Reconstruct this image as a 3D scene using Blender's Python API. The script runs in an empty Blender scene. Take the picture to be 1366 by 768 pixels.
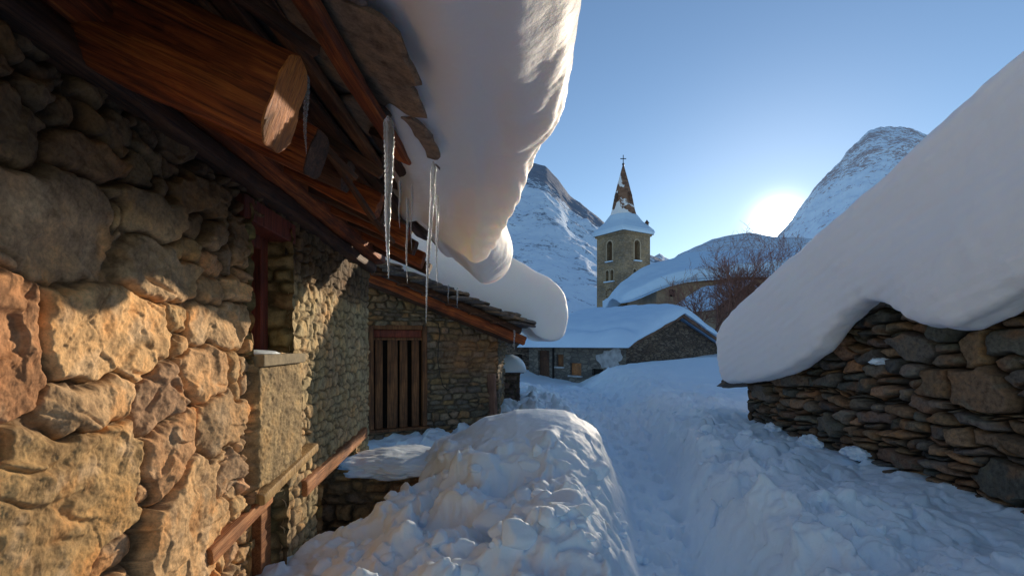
import bpy, math, random
import numpy as np
from mathutils import Vector, Matrix
from mathutils.geometry import tessellate_polygon

random.seed(7)
RNG = np.random.default_rng(11)
CZ = 1.6                      # eye height above the trodden path
F = 683.0
SC = bpy.context.scene
COL = SC.collection
SUN_AZ = math.radians(27.6)
SUN_EL = math.radians(11.9)

# ------------------------------------------------------------------ noise
def _hash(ix, iy, iz, seed):
    h = (ix * 374761393 + iy * 668265263 + iz * 1274126177 + seed * 974634777) & 0xFFFFFFFF
    h = ((h ^ (h >> 13)) * 1274126177) & 0xFFFFFFFF
    h = h ^ (h >> 16)
    return h
def pn(x, y, z, seed=0):
    x = np.asarray(x, dtype=np.float64); y = np.asarray(y, dtype=np.float64) + 0 * x; z = np.asarray(z, dtype=np.float64) + 0 * x
    ix = np.floor(x).astype(np.int64); iy = np.floor(y).astype(np.int64); iz = np.floor(z).astype(np.int64)
    fx = x - ix; fy = y - iy; fz = z - iz
    ux = fx * fx * (3 - 2 * fx); uy = fy * fy * (3 - 2 * fy); uz = fz * fz * (3 - 2 * fz)
    def g(dx, dy, dz):
        h = _hash(ix + dx, iy + dy, iz + dz, seed)
        gx = (h & 255) / 127.5 - 1; gy = ((h >> 8) & 255) / 127.5 - 1; gz = ((h >> 16) & 255) / 127.5 - 1
        return gx * (fx - dx) + gy * (fy - dy) + gz * (fz - dz)
    a = g(0, 0, 0) * (1 - ux) + g(1, 0, 0) * ux
    b = g(0, 1, 0) * (1 - ux) + g(1, 1, 0) * ux
    c = g(0, 0, 1) * (1 - ux) + g(1, 0, 1) * ux
    d = g(0, 1, 1) * (1 - ux) + g(1, 1, 1) * ux
    return (a * (1 - uy) + b * uy) * (1 - uz) + (c * (1 - uy) + d * uy) * uz
def fbm(x, y, z, oc=4, seed=0, gain=.5, lac=2.03):
    s = 0; a = 1; f = 1
    for i in range(oc):
        s = s + a * pn(x * f, y * f, z * f, seed + i * 17); a *= gain; f *= lac
    return s
def ridged(x, y, z, oc=4, seed=0, gain=.5, lac=2.1):
    s = 0; a = 1; f = 1; t = 0
    for i in range(oc):
        s = s + a * (1 - 2 * np.abs(pn(x * f, y * f, z * f, seed + i * 17))); t += a; a *= gain; f *= lac
    return s / t
def sst(a, b, x):
    t = np.clip((x - a) / (b - a), 0, 1); return t * t * (3 - 2 * t)

def cells(X, Y, s, seed):
    gx = X / s + .35 * pn(X / s * .9, Y / s * .9, 0 * X, seed); gy = Y / s + .35 * pn(X / s * .9 + 5, Y / s * .9, 0 * X, seed)
    ix = np.floor(gx).astype(np.int64); iy = np.floor(gy).astype(np.int64)
    b1 = np.full(X.shape, 9.); b2 = np.full(X.shape, 9.); hh = np.zeros(X.shape)
    for a in (-1, 0, 1):
        for c in (-1, 0, 1):
            h_ = _hash(ix + a, iy + c, ix * 0, seed)
            cx = ix + a + (h_ & 1023) / 1023; cy = iy + c + ((h_ >> 10) & 1023) / 1023
            hv = ((h_ >> 20) & 255) / 255; tx = ((h_ >> 5) & 63) / 31.5 - 1; ty = ((h_ >> 15) & 63) / 31.5 - 1
            dx, dy = gx - cx, gy - cy; dd = np.sqrt(dx * dx + dy * dy)
            val = hv + .9 * (tx * dx + ty * dy)
            m = dd < b1; b2 = np.where(m, b1, np.minimum(b2, dd)); hh = np.where(m, val, hh); b1 = np.where(m, dd, b1)
    return hh, b2 - b1
# ------------------------------------------------------------------ mesh helpers
def build(name, V, Fq, mat=None, parent=None, cols=None, smooth=True, local=None, matidx=None):
    """V (n,3) world coordinates; Fq quads array, or list of faces.  local: Matrix -> V are local to it"""
    V = np.asarray(V, dtype=np.float64)
    me = bpy.data.meshes.new(name)
    if isinstance(Fq, np.ndarray):
        k = Fq.shape[1]; nf = len(Fq)
        me.vertices.add(len(V)); me.loops.add(nf * k); me.polygons.add(nf)
        loops = Fq.astype(np.int32).ravel(); starts = np.arange(0, nf * k, k, dtype=np.int32)
        M = local
    else:
        nf = len(Fq); lens = [len(f) for f in Fq]
        me.vertices.add(len(V)); me.loops.add(sum(lens)); me.polygons.add(nf)
        loops = np.array([i for f in Fq for i in f], dtype=np.int32)
        starts = np.concatenate([[0], np.cumsum(lens)[:-1]]).astype(np.int32)
        M = local
    rootloc = Vector((0, 0, 0))
    if M is None:
        if parent is None:
            o = V.mean(0).copy(); o[2] = V[:, 2].min()
            V = V - o; M = Matrix.Translation(Vector(o))
        else:
            M = Matrix.Identity(4)
    me.vertices.foreach_set('co', V.astype(np.float32).ravel())
    me.loops.foreach_set('vertex_index', loops)
    me.polygons.foreach_set('loop_start', starts)
    me.polygons.foreach_set('use_smooth', np.full(nf, bool(smooth)))
    if matidx is not None: me.polygons.foreach_set('material_index', np.asarray(matidx, dtype=np.int32))
    me.update(calc_edges=True)
    if cols is not None:
        at = me.color_attributes.new('Col', 'FLOAT_COLOR', 'POINT')
        c4 = np.ones((len(V), 4), dtype=np.float32); c4[:, :3] = cols
        at.data.foreach_set('color', c4.ravel())
    ob = bpy.data.objects.new(name, me)
    mats = mat if isinstance(mat, (list, tuple)) else [mat]
    for m in mats:
        if m: me.materials.append(m)
    COL.objects.link(ob)
    if parent is not None:
        ob.parent = parent
        ob.matrix_basis = Matrix.Translation(-root_of(parent)) @ M if parent.get('_root') is not None or parent.type == 'EMPTY' else parent_inv(parent) @ M
    else:
        ob.matrix_basis = M
    WM[ob.name] = M.copy()
    return ob
WM = {}
def root_of(p): return Vector(WM[p.name].translation)
def parent_inv(p): return WM[p.name].inverted()
def thing(name, loc, label, cat, group=None):
    o = bpy.data.objects.new(name, None); COL.objects.link(o)
    o.location = loc; o.empty_display_size = .2
    WM[o.name] = Matrix.Translation(Vector(loc))
    o['label'] = label; o['category'] = cat
    if group: o['group'] = group
    return o
def tag(o, label, cat, group=None):
    o['label'] = label; o['category'] = cat
    if group: o['group'] = group
    return o
def struct(o): o['kind'] = 'structure'; return o

def gridfaces(n, m, keep=None, wrap=False, off=0):
    i = np.arange(n - 1)[:, None]; j = np.arange(m if wrap else m - 1)[None, :]
    j2 = (j + 1) % m
    a = i * m + j; b = i * m + j2; c = (i + 1) * m + j2; d = (i + 1) * m + j
    q = np.stack([a + 0 * b, b + 0 * a, c + 0 * a, d + 0 * b], -1).reshape(-1, 4)
    if keep is not None:
        q = q[keep.ravel()]
    return q + off
class Bag:
    def __init__(s): s.V = []; s.F = []; s.C = []; s.n = 0; s.mi = []
    def add(s, V, Fq, C=None, mi=0):
        V = np.asarray(V, dtype=float).reshape(-1, 3)
        s.V.append(V)
        for f in (Fq.tolist() if isinstance(Fq, np.ndarray) else Fq): s.F.append([k + s.n for k in f]); s.mi.append(mi)
        if C is not None: s.C.append(np.broadcast_to(np.asarray(C, dtype=float), V.shape))
        s.n += len(V)
    def addq(s, V, Fq, C=None):   # big arrays
        s.V.append(V); s.F.append(Fq + s.n)
        s.C.append(np.broadcast_to(np.asarray(C, dtype=float), V.shape)); s.n += len(V)
    def buildq(s, name, mat, parent=None, smooth=True):
        return build(name, np.concatenate(s.V), np.concatenate(s.F), mat, parent, np.concatenate(s.C), smooth)
    def build(s, name, mat, parent=None, smooth=False):
        return build(name, np.concatenate(s.V), s.F, mat, parent, np.concatenate(s.C) if s.C else None, smooth, matidx=s.mi)
    def box(s, c, sz, rz=0, C=None, jit=0, ax=None):
        c = np.array(c, float); h = np.array(sz, float) / 2
        P = np.array([[x, y, z] for x in (-1, 1) for y in (-1, 1) for z in (-1, 1)], float) * h
        if jit: P = P + RNG.uniform(-jit, jit, P.shape)
        if ax is not None: P = P[:, :1] * ax[0] + P[:, 1:2] * ax[1] + P[:, 2:3] * ax[2]
        else:
            cs, sn = math.cos(rz), math.sin(rz)
            P = np.stack([P[:, 0] * cs - P[:, 1] * sn, P[:, 0] * sn + P[:, 1] * cs, P[:, 2]], 1)
        s.add(P + c, [[0, 1, 3, 2], [4, 6, 7, 5], [0, 4, 5, 1], [2, 3, 7, 6], [0, 2, 6, 4], [1, 5, 7, 3]], C)

# ------------------------------------------------------------------ materials
def newmat(name):
    m = bpy.data.materials.new(name); m.use_nodes = True
    nt = m.node_tree; b = nt.nodes['Principled BSDF']
    return m, nt, b
def N(nt, t, **kw):
    n = nt.nodes.new(t)
    for k, v in kw.items():
        if hasattr(n, k) and not k.startswith('i_'): setattr(n, k, v)
    return n
def L(nt, a, b): nt.links.new(a, b)
def noise(nt, scale, detail=6, rough=.6, vec=None, dist=0):
    n = N(nt, 'ShaderNodeTexNoise'); n.inputs['Scale'].default_value = scale; n.inputs['Detail'].default_value = detail
    n.inputs['Roughness'].default_value = rough; n.inputs['Distortion'].default_value = dist
    if vec is not None: L(nt, vec, n.inputs['Vector'])
    return n
def mapping(nt, scale=(1, 1, 1), src='Object'):
    tc = N(nt, 'ShaderNodeTexCoord'); mp = N(nt, 'ShaderNodeMapping'); mp.inputs['Scale'].default_value = scale
    L(nt, tc.outputs[src], mp.inputs['Vector']); return mp.outputs[0]
def ramp(nt, fac, stops):
    r = N(nt, 'ShaderNodeValToRGB'); e = r.color_ramp.elements
    while len(e) < len(stops): e.new(.5)
    for k, (p, c) in enumerate(stops): e[k].position = p; e[k].color = (*c, 1) if len(c) == 3 else c
    L(nt, fac, r.inputs[0]); return r.outputs[0]
def mix(nt, a, b, fac, mode='MIX'):
    m = N(nt, 'ShaderNodeMix'); m.data_type = 'RGBA'; m.blend_type = mode
    for s, k in ((fac, 0), (a, 6), (b, 7)):
        if hasattr(s, 'is_linked') or hasattr(s, 'links'): L(nt, s, m.inputs[k])
        else: m.inputs[k].default_value = s if k == 0 else (*s, 1)
    return m.outputs[2]
def bump(nt, b, h, strength=.5, dist=.01, prev=None):
    n = N(nt, 'ShaderNodeBump'); n.inputs['Strength'].default_value = strength; n.inputs['Distance'].default_value = dist
    L(nt, h, n.inputs['Height'])
    if prev is not None: L(nt, prev, n.inputs['Normal'])
    L(nt, n.outputs[0], b.inputs['Normal']); return n.outputs[0]

def m_stone(name, sc=30, bs=.8, bd=.006, tint=(1, 1, 1)):
    m, nt, b = newmat(name)
    at = N(nt, 'ShaderNodeAttribute', attribute_name='Col')
    v = mapping(nt)
    n1 = noise(nt, sc, 9, .7, v); n2 = noise(nt, sc * .25, 5, .6, v); n3 = noise(nt, sc * 6, 5, .75, v)
    c = mix(nt, at.outputs['Color'], ramp(nt, n1.outputs[0], [(.25, (.42, .38, .34)), (.5, (.98, .96, .93)), (.75, (1.35, 1.3, 1.22))]), 1.0, 'MULTIPLY')
    c = mix(nt, c, ramp(nt, n2.outputs[0], [(.3, (.70, .68, .68)), (.5, (1, 1, 1)), (.7, (1.22, 1.05, .85))]), 1.0, 'MULTIPLY')
    c = mix(nt, c, ramp(nt, n3.outputs[0], [(.3, (.6, .6, .6)), (.55, (1.08, 1.08, 1.08))]), .8, 'MULTIPLY')
    c = mix(nt, c, tint, 1.0, 'MULTIPLY')
    L(nt, c, b.inputs['Base Color']); b.inputs['Roughness'].default_value = .88; b.inputs['Specular IOR Level'].default_value = .25
    p = bump(nt, b, n1.outputs[0], bs, bd); bump(nt, b, n3.outputs[0], bs * .8, bd * .25, p)
    return m
def m_wood(name, dark, mid, light, sc=1.0, rough=.75, axis=0):
    m, nt, b = newmat(name)
    s = [9 * sc] * 3; s[axis] = .7 * sc
    v = mapping(nt, s)
    n1 = noise(nt, 3, 9, .68, v, .6)
    v2 = mapping(nt, [x * 5 if k != axis else x * 1.5 for k, x in enumerate(s)])
    n2 = noise(nt, 3, 5, .6, v2)
    n3 = noise(nt, 2.2, 4, .6, mapping(nt, (1, 1, 1)))
    c = ramp(nt, n1.outputs[0], [(.3, dark), (.5, mid), (.68, light)])
    c = mix(nt, c, ramp(nt, n2.outputs[0], [(.36, (.25, .2, .18)), (.5, (1, 1, 1))]), .75, 'MULTIPLY')
    c = mix(nt, c, ramp(nt, n3.outputs[0], [(.35, (.35, .3, .3)), (.6, (1.15, 1.1, 1))]), .8, 'MULTIPLY')
    L(nt, c, b.inputs['Base Color']); b.inputs['Roughness'].default_value = rough
    p = bump(nt, b, n2.outputs[0], .7, .006); bump(nt, b, n1.outputs[0], .6, .012, p)
    return m
def m_snow(name, sss=.0, scale=.08, col=(.86, .88, .92), grain=.004, gs=60, rad=(1, .75, .55), lumps=.0):
    m, nt, b = newmat(name)
    b.inputs['Base Color'].default_value = (*col, 1); b.inputs['Roughness'].default_value = .65
    b.inputs['Specular IOR Level'].default_value = .25
    if sss:
        b.inputs['Subsurface Weight'].default_value = sss; b.inputs['Subsurface Radius'].default_value = rad
        b.inputs['Subsurface Scale'].default_value = scale
    v = mapping(nt)
    n1 = noise(nt, gs, 6, .65, v)
    n2 = noise(nt, gs * .22, 5, .6, v)
    p = bump(nt, b, n1.outputs[0], .5, grain); bump(nt, b, n2.outputs[0], .45, grain * 3.5, p)
    return m
def m_plain(name, c, rough=.8, var=.35, sc=12):
    m, nt, b = newmat(name)
    n = noise(nt, sc, 6, .65, mapping(nt))
    c1 = tuple(x * (1 - var) for x in c); c2 = tuple(min(1, x * (1 + var)) for x in c)
    L(nt, ramp(nt, n.outputs[0], [(.32, c1), (.66, c2)]), b.inputs['Base Color']); b.inputs['Roughness'].default_value = rough
    bump(nt, b, n.outputs[0], .4, .01)
    return m

M_LWALL = m_stone('rough boulder masonry', 17, .8, .008, (1.42, 1.25, 1.04))
M_RWALL = m_stone('dry slate masonry', 30, .8, .006)
M_BACK = m_stone('small rubble masonry', 18, .6, .01)
M_FAR = m_stone('distant masonry', 6, .5, .02)
M_SLATE = m_stone('roof slate', 22, .8, .006)
M_LOG = m_wood('old larch timber', (.045, .009, .003), (.30, .068, .012), (.60, .19, .035))
M_LOGEND = m_wood('sawn log end', (.40, .12, .02), (.62, .20, .03), (.72, .28, .05), 1.6, .7, 2)
M_DARKW = m_wood('weathered dark board', (.02, .009, .005), (.085, .035, .016), (.17, .08, .04))
M_ORANGE = m_wood('orange weathered lintel', (.25, .09, .03), (.52, .22, .08), (.66, .33, .14), 1.5)
M_PALEW = m_wood('pale door planks', (.25, .15, .05), (.45, .29, .11), (.55, .38, .17), 1.2, .75, 2)
M_REDW = m_wood('red brown window timber', (.08, .012, .006), (.22, .04, .02), (.30, .07, .03), 1.2, .6, 2)
M_SHUT = m_wood('brown shutter slats', (.05, .02, .008), (.20, .085, .03), (.30, .14, .06), 1.2, .75, 2)
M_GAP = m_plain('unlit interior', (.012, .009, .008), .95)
M_SNOW = m_snow('packed snow', .25, .03, (.79, .905, 1.0), gs=45, grain=.005)
M_CORN = m_snow('wind packed cornice snow', .8, .2, (.93, .88, .83), .004, 55, (1, .78, .58))
M_RSNOW = m_snow('thick roof snow', .5, .10, (.90, .865, .85), .004, 45, (1, .75, .55))
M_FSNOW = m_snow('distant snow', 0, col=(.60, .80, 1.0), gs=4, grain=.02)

# ------------------------------------------------------------------ stone field
def stone_field(u, v, S, gap=.03, depth=.06, warp=.03, wf=6, seed=0, prot=.03, tilt=.25, blunt=1.0):
    """S: dict cu,cv,su,sv,rot arrays.  returns height, id, prof, edge"""
    sh = u.shape; u = u.ravel(); v = v.ravel()
    uw = u + warp * fbm(u * wf, v * wf, 0 * u, 3, seed + 3)
    vw = v + warp * fbm(u * wf, v * wf, 0 * u + 9.3, 3, seed + 5)
    n = len(u); ID = np.zeros(n, int); E = np.zeros(n); DU = np.zeros(n); DV = np.zeros(n); D1 = np.zeros(n)
    cu, cv, su, sv = [S[k].astype(np.float32) for k in ('cu', 'cv', 'su', 'sv')]
    cr, sr = np.cos(S['rot']).astype(np.float32), np.sin(S['rot']).astype(np.float32)
    ch = 16000
    order = np.argsort(np.floor(u / .5) * 1000 + v, kind='stable')
    maxs = max(su.max(), sv.max())
    for a in range(0, n, ch):
        ix = order[a:a + ch]
        U = uw[ix].astype(np.float32); W = vw[ix].astype(np.float32)
        R = 3.2 * maxs
        sel = np.where((cu > U.min() - R) & (cu < U.max() + R) & (cv > W.min() - R) & (cv < W.max() + R))[0]
        if len(sel) < 3: sel = np.arange(len(cu))
        du = U[:, None] - cu[sel]; dv = W[:, None] - cv[sel]
        ru = (du * cr[sel] + dv * sr[sel]) / su[sel]; rv = (-du * sr[sel] + dv * cr[sel]) / sv[sel]
        d = (np.abs(ru) ** 2.6 + np.abs(rv) ** 2.6) ** (1 / 2.6)
        k = np.argmin(d, 1); r = np.arange(len(ix)); d1 = d[r, k].copy(); d[r, k] = 1e9; d2 = d.min(1)
        g = sel[k]
        ID[ix] = g; E[ix] = (d2 - d1) * np.minimum(su[g], sv[g]) * .5; DU[ix] = du[r, k]; DV[ix] = dv[r, k]; D1[ix] = d1
    rg = np.random.default_rng(seed + 77)
    m = len(cu)
    pr = rg.uniform(-.5, 1, m) * prot; tu = rg.uniform(-tilt, tilt, m); tv = rg.uniform(-tilt * .8, tilt, m)
    prof = 1 - np.exp(-(np.maximum(E, 0) / gap) ** 1.5)
    prof2 = prof ** blunt
    h = -depth * (1 - prof2) + prof2 * (pr[ID] + tu[ID] * DU + tv[ID] * DV)
    return h.reshape(sh), ID.reshape(sh), prof.reshape(sh), D1.reshape(sh)

def jitter_seeds(u0, u1, v0, v1, rowh, lenm, seed, var=.45, rotv=.12, fixed=None, fit=.52):
    rg = np.random.default_rng(seed); cu, cv, su, sv, rot = [], [], [], [], []
    if fixed:
        for (a, b, c, d, r) in fixed: cu.append(a); cv.append(b); su.append(c); sv.append(d); rot.append(r)
    nfix = len(cu); v = v0
    while v < v1:
        rh = rowh * rg.uniform(1 - var, 1 + var); u = u0 - rg.uniform(0, lenm)
        while u < u1:
            ln = lenm * rg.uniform(1 - var * 1.15, 1 + var * 1.3)
            a = u + ln / 2; b = v + rh / 2 + rg.normal(0, rh * .16)
            ok = True
            for k in range(nfix):
                if ((a - cu[k]) / (su[k] + ln * .22)) ** 2 + ((b - cv[k]) / (sv[k] + rh * .22)) ** 2 < 1: ok = False; break
            if ok:
                cu.append(a); cv.append(b); su.append(ln * fit); sv.append(rh * fit * rg.uniform(.8, 1.15)); rot.append(rg.normal(0, rotv))
            u += ln
        v += rh
    return dict(cu=np.array(cu), cv=np.array(cv), su=np.array(su), sv=np.array(sv), rot=np.array(rot))

def pal(ID, n, palette, seed, weights=None, var=.18):
    rg = np.random.default_rng(seed); P = np.array(palette, float)
    k = rg.choice(len(P), n, p=weights); c = P[k] * rg.uniform(1 - var, 1 + var, (n, 1)) * rg.uniform(.95, 1.05, (n, 3))
    return c[ID]

# =================================================================== LEFT STONE HOUSE
def WX(Y): return -1.2 - .07 * Y
def px2w(px, py):                       # point of the left wall plane
    a = (683 - px) / F; Y = 1.2 / (a - .07); return Y, (460 - py) / F * Y
house = thing('stone_house', (-1.6, 2.6, -.4), 'rough boulder stone house with jutting larch rafters, nearest on the left', 'house')

fixed = []
def fs(x0, y0, x1, y1, r=0.):
    (ua, va), (ub, vb) = px2w(x0, y0), px2w(x1, y1)
    um, vm = px2w((x0 + x1) / 2, (y0 + y1) / 2)
    fixed.append((um, vm, abs(ub - ua) * .53, abs((y1 - y0)) / F * um * .53, r))
for b in [(-30, 232, 172, 372, -.12), (-110, 372, 58, 560, 0), (70, 378, 232, 508, 0), (55, 508, 182, 588, .2), (-60, 565, 202, 790, .35),
          (165, 330, 262, 398), (178, 490, 250, 575, .4), (262, 404, 320, 462), (240, 462, 302, 528), (190, 560, 262, 640, .5), (190, 625, 318, 780, .6),
          (-40, 120, 60, 226), (70, 190, 160, 232, .1), (110, 150, 185, 190), (160, 250, 240, 312), (170, 205, 205, 250), (240, 236, 296, 290, .3),
          (268, 340, 300, 366), (306, 300, 334, 350), (300, 370, 330, 400), (262, 530, 330, 600, .3), (-140, 230, -34, 366), (270, 610, 330, 660, .4),
          (205, 165, 262, 206), (230, 320, 266, 352), (262, 374, 300, 402)]:
    fs(*b)
near = jitter_seeds(.3, 2.75, -2.0, 1.5, .085, .12, 5, .5, .35, fixed, .55)
far = jitter_seeds(2.75, 5.9, -2.0, 1.5, .085, .12, 6, .45, .15, None, .54)
SW = {k: np.concatenate([near[k], far[k]]) for k in near}
NW = len(SW['cu'])
a1 = np.linspace(3.6, 1.03, 130)[:-1]; a2 = np.linspace(1.03, .2805, 640)
Yc = 1.2 / (np.concatenate([a1, a2]) - .07)
zc = np.linspace(-2.0, 1.42, 860)
Ug, Vg = np.meshgrid(Yc, zc, indexing='ij')
def wall_field(u, v):
    h, ID, prof, d1 = stone_field(u, v, SW, .0085, .040, .05, 8, 1, .026, .13)
    nf = len(fixed)
    farw = sst(2.6, 3.3, u)
    bigm = (ID < nf)
    rough = .013 * ridged(u * 6, v * 6, 0 * u, 5, 40, .55) + .009 * fbm(u * 16 + v * 5, v * 26, 0 * u, 5, 50, .6)
    pits = -.004 * sst(.25, .5, pn(u * 22 + 3 * pn(u * 9, v * 9, 0 * u, 3), v * 30, 0 * u, 61)) * sst(.05, .4, pn(u * 3.5, v * 3.5, 0 * u, 62)) - .02 * sst(.1, .0, np.abs(pn(u * 5 + 2 * v, v * 9, 0 * u, 63))) * sst(.0, .3, pn(u * 2.5, v * 2.5, 0 * u, 64))
    h = h * (1 - .55 * farw) + (rough + pits) * (1 - .45 * farw)
    fa, fe = cells(u + .03 * pn(u * 8, v * 8, 0 * u, 3), v + .03 * pn(u * 8, v * 8, 0 * u, 2), .17, 66)
    h = h + np.where(bigm, .016 * (fa - .5) * sst(0, .12, fe), .010 * (fa - .5))
    h = h + np.where(bigm, .03 * np.abs(pn(u * 3.1, v * 3.4, 0 * u, 71)) + .02 * np.minimum(0, pn(u * 5, v * 4, 0 * u, 72) + .12), 0)
    c = pal(ID, NW, [(.46, .33, .20), (.52, .39, .26), (.41, .31, .20), (.52, .33, .18), (.34, .26, .18)], 3)
    c = np.where((ID == 1)[..., None], np.array([.42, .25, .15]) * (.8 + .5 * pn(u * 6, v * 6, 0 * u, 4))[..., None] + .0, c)
    orange = sst(.12, .4, fbm(u * 5, v * 5, 0 * u, 4, 81))[..., None]
    c = c * (1 - orange * .55) + np.array([.58, .33, .14]) * orange * .55
    grey = sst(.1, .45, fbm(u * 7, v * 7, 0 * u + 3, 4, 83))[..., None]
    c = c * (1 - grey * .6) + np.array([.50, .42, .32]) * grey * .6
    mort = sst(.62, .2, prof)[..., None]
    mc = np.array([.20, .15, .10])
    c = c * (1 - mort) + mc * mort
    moss = (sst(2.7, 3.4, u) * (.55 + .35 * sst(-.2, .3, fbm(u * 2.5, v * 2.5, 0 * u, 3, 91))))[..., None]
    g = np.array([.28, .265, .18]) * (.5 + .9 * prof)[..., None]
    c = c * (1 - moss) + g * moss
    top = sst(.33, .55, v)[..., None] * .85  # painted eave shade: stone colour darkened towards the top of the wall
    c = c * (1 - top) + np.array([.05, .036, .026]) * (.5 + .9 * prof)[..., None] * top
    # rough cast panel under the little window
    pm = sst(2.68, 2.74, u) * sst(3.44, 3.38, u) * sst(-.80, -.76, v) * sst(-.07, -.1, v)
    hp = .045 + .010 * fbm(u * 40, v * 40, 0 * u, 4, 95) + .01 * fbm(u * 7, v * 7, 0 * u, 3, 96)
    h = h * (1 - pm) + hp * pm
    gp = np.array([.26, .22, .14]) * (1 + .8 * fbm(u * 9, v * 9, 0 * u, 4, 97))[..., None]
    c = c * (1 - pm[..., None]) + gp * pm[..., None]
    return h, c
def in_win(u, v, e=0): return (u > 2.69 + e) & (u < 3.27 - e) & (v > -.045 + e) & (v < .66 - e)
def in_door(u, v, e=0): return (u > 2.66 + e) & (u < 3.17 - e) & (v < -.90 - e)
def in_cel(u, v, e=0): return (u > 3.90 + e) & (u < 5.0 - e) & (v < -1.0 - e)
nrm = np.array([1, .07, 0]) / math.hypot(1, .07); alo = np.array([-.07, 1, 0]) / math.hypot(1, .07)
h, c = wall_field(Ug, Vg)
wob = .018 * fbm(Ug * 9, Vg * 9, 0 * Ug, 3, 21)
hole = in_win(Ug + wob, Vg + wob) | in_door(Ug + wob, Vg) | in_cel(Ug + wob * 2, Vg + wob)
P = np.stack([WX(Ug) + nrm[0] * h, Ug + nrm[1] * h, Vg + CZ], -1)
hc = hole[:-1, :-1] | hole[1:, :-1] | hole[:-1, 1:] | hole[1:, 1:]
bag = Bag()
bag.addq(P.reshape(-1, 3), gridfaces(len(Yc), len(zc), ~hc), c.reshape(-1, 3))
def jamb(Y0, z0, z1, dep, face, seed, nn=60):     # stone reveal; face=-1 looks towards the viewer
    us = np.linspace(-.03, dep, nn); vs = np.linspace(z0, z1, int(nn * (z1 - z0) / dep * .9) + 8)
    A, B = np.meshgrid(us, vs, indexing='ij')
    S = jitter_seeds(-.1, dep + .1, z0 - .1, z1 + .1, .10, .17, seed, .4, .1)
    hh, ID, prof, _ = stone_field(A, B, S, .015, .04, .02, 8, seed, .02, .2)
    hh = hh + .010 * fbm(A * 25, B * 25, 0 * A, 4, seed)
    cc = pal(ID, len(S['cu']), [(.27, .21, .12), (.2, .17, .10), (.3, .22, .12)], seed) * (.5 + .5 * prof)[..., None]
    o = np.array([WX(Y0), Y0, 0]); p = o - nrm * A[..., None] + alo * (face * (hh + .0))[..., None]; p[..., 2] = B + CZ
    bag.addq(p.reshape(-1, 3), gridfaces(len(us), len(vs)), cc.reshape(-1, 3))
jamb(3.25, -.10, .74, .34, -1, 31); jamb(2.70, -.10, .74, .34, 1, 32)
jamb(5.0, -2.0, -.93, .6, -1, 33, 70); jamb(3.9, -2.0, -.93, .6, 1, 34)
jamb(3.16, -2.0, -.83, .3, -1, 35); jamb(2.67, -2.0, -.83, .3, 1, 36)
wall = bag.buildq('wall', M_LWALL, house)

def obox(name, y0, y1, z0, z1, d0, d1, mat, parent):   # box in wall coordinates, d = distance in front of the wall plane
    bg = Bag()
    c = np.array([WX((y0 + y1) / 2), (y0 + y1) / 2, (z0 + z1) / 2 + CZ]) + nrm * (d0 + d1) / 2
    M = Matrix(((alo[0], -nrm[0], 0, c[0]), (alo[1], -nrm[1], 0, c[1]), (0, 0, 1, c[2]), (0, 0, 0, 1)))
    bg.box((0, 0, 0), ((y1 - y0), abs(d1 - d0), z1 - z0), 0, None, .002)
    o = build(name, np.concatenate(bg.V), bg.F, mat, parent, local=M, smooth=False)
    bv = o.modifiers.new('b', 'BEVEL'); bv.width = min(.006, abs(d1 - d0) * .2, (z1 - z0) * .2); bv.segments = 2
    return o
# window of the left wall
win = obox('window', 2.70, 3.26, -.06, .68, -.20, -.19, M_GAP, house)
obox('frame', 3.13, 3.23, -.04, .70, -.188, -.11, M_REDW, win)
obox('frame', 2.70, 2.76, -.04, .70, -.188, -.11, M_REDW, win)
obox('frame', 2.765, 3.125, .58, .70, -.186, -.11, M_REDW, win)
obox('lintel', 2.62, 3.36, .66, .78, -.34, .015, M_REDW, win)
obox('sill', 2.71, 3.38, -.115, -.052, -.187, .075, m_plain('stone sill', (.25, .2, .12), .9), win)

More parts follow.
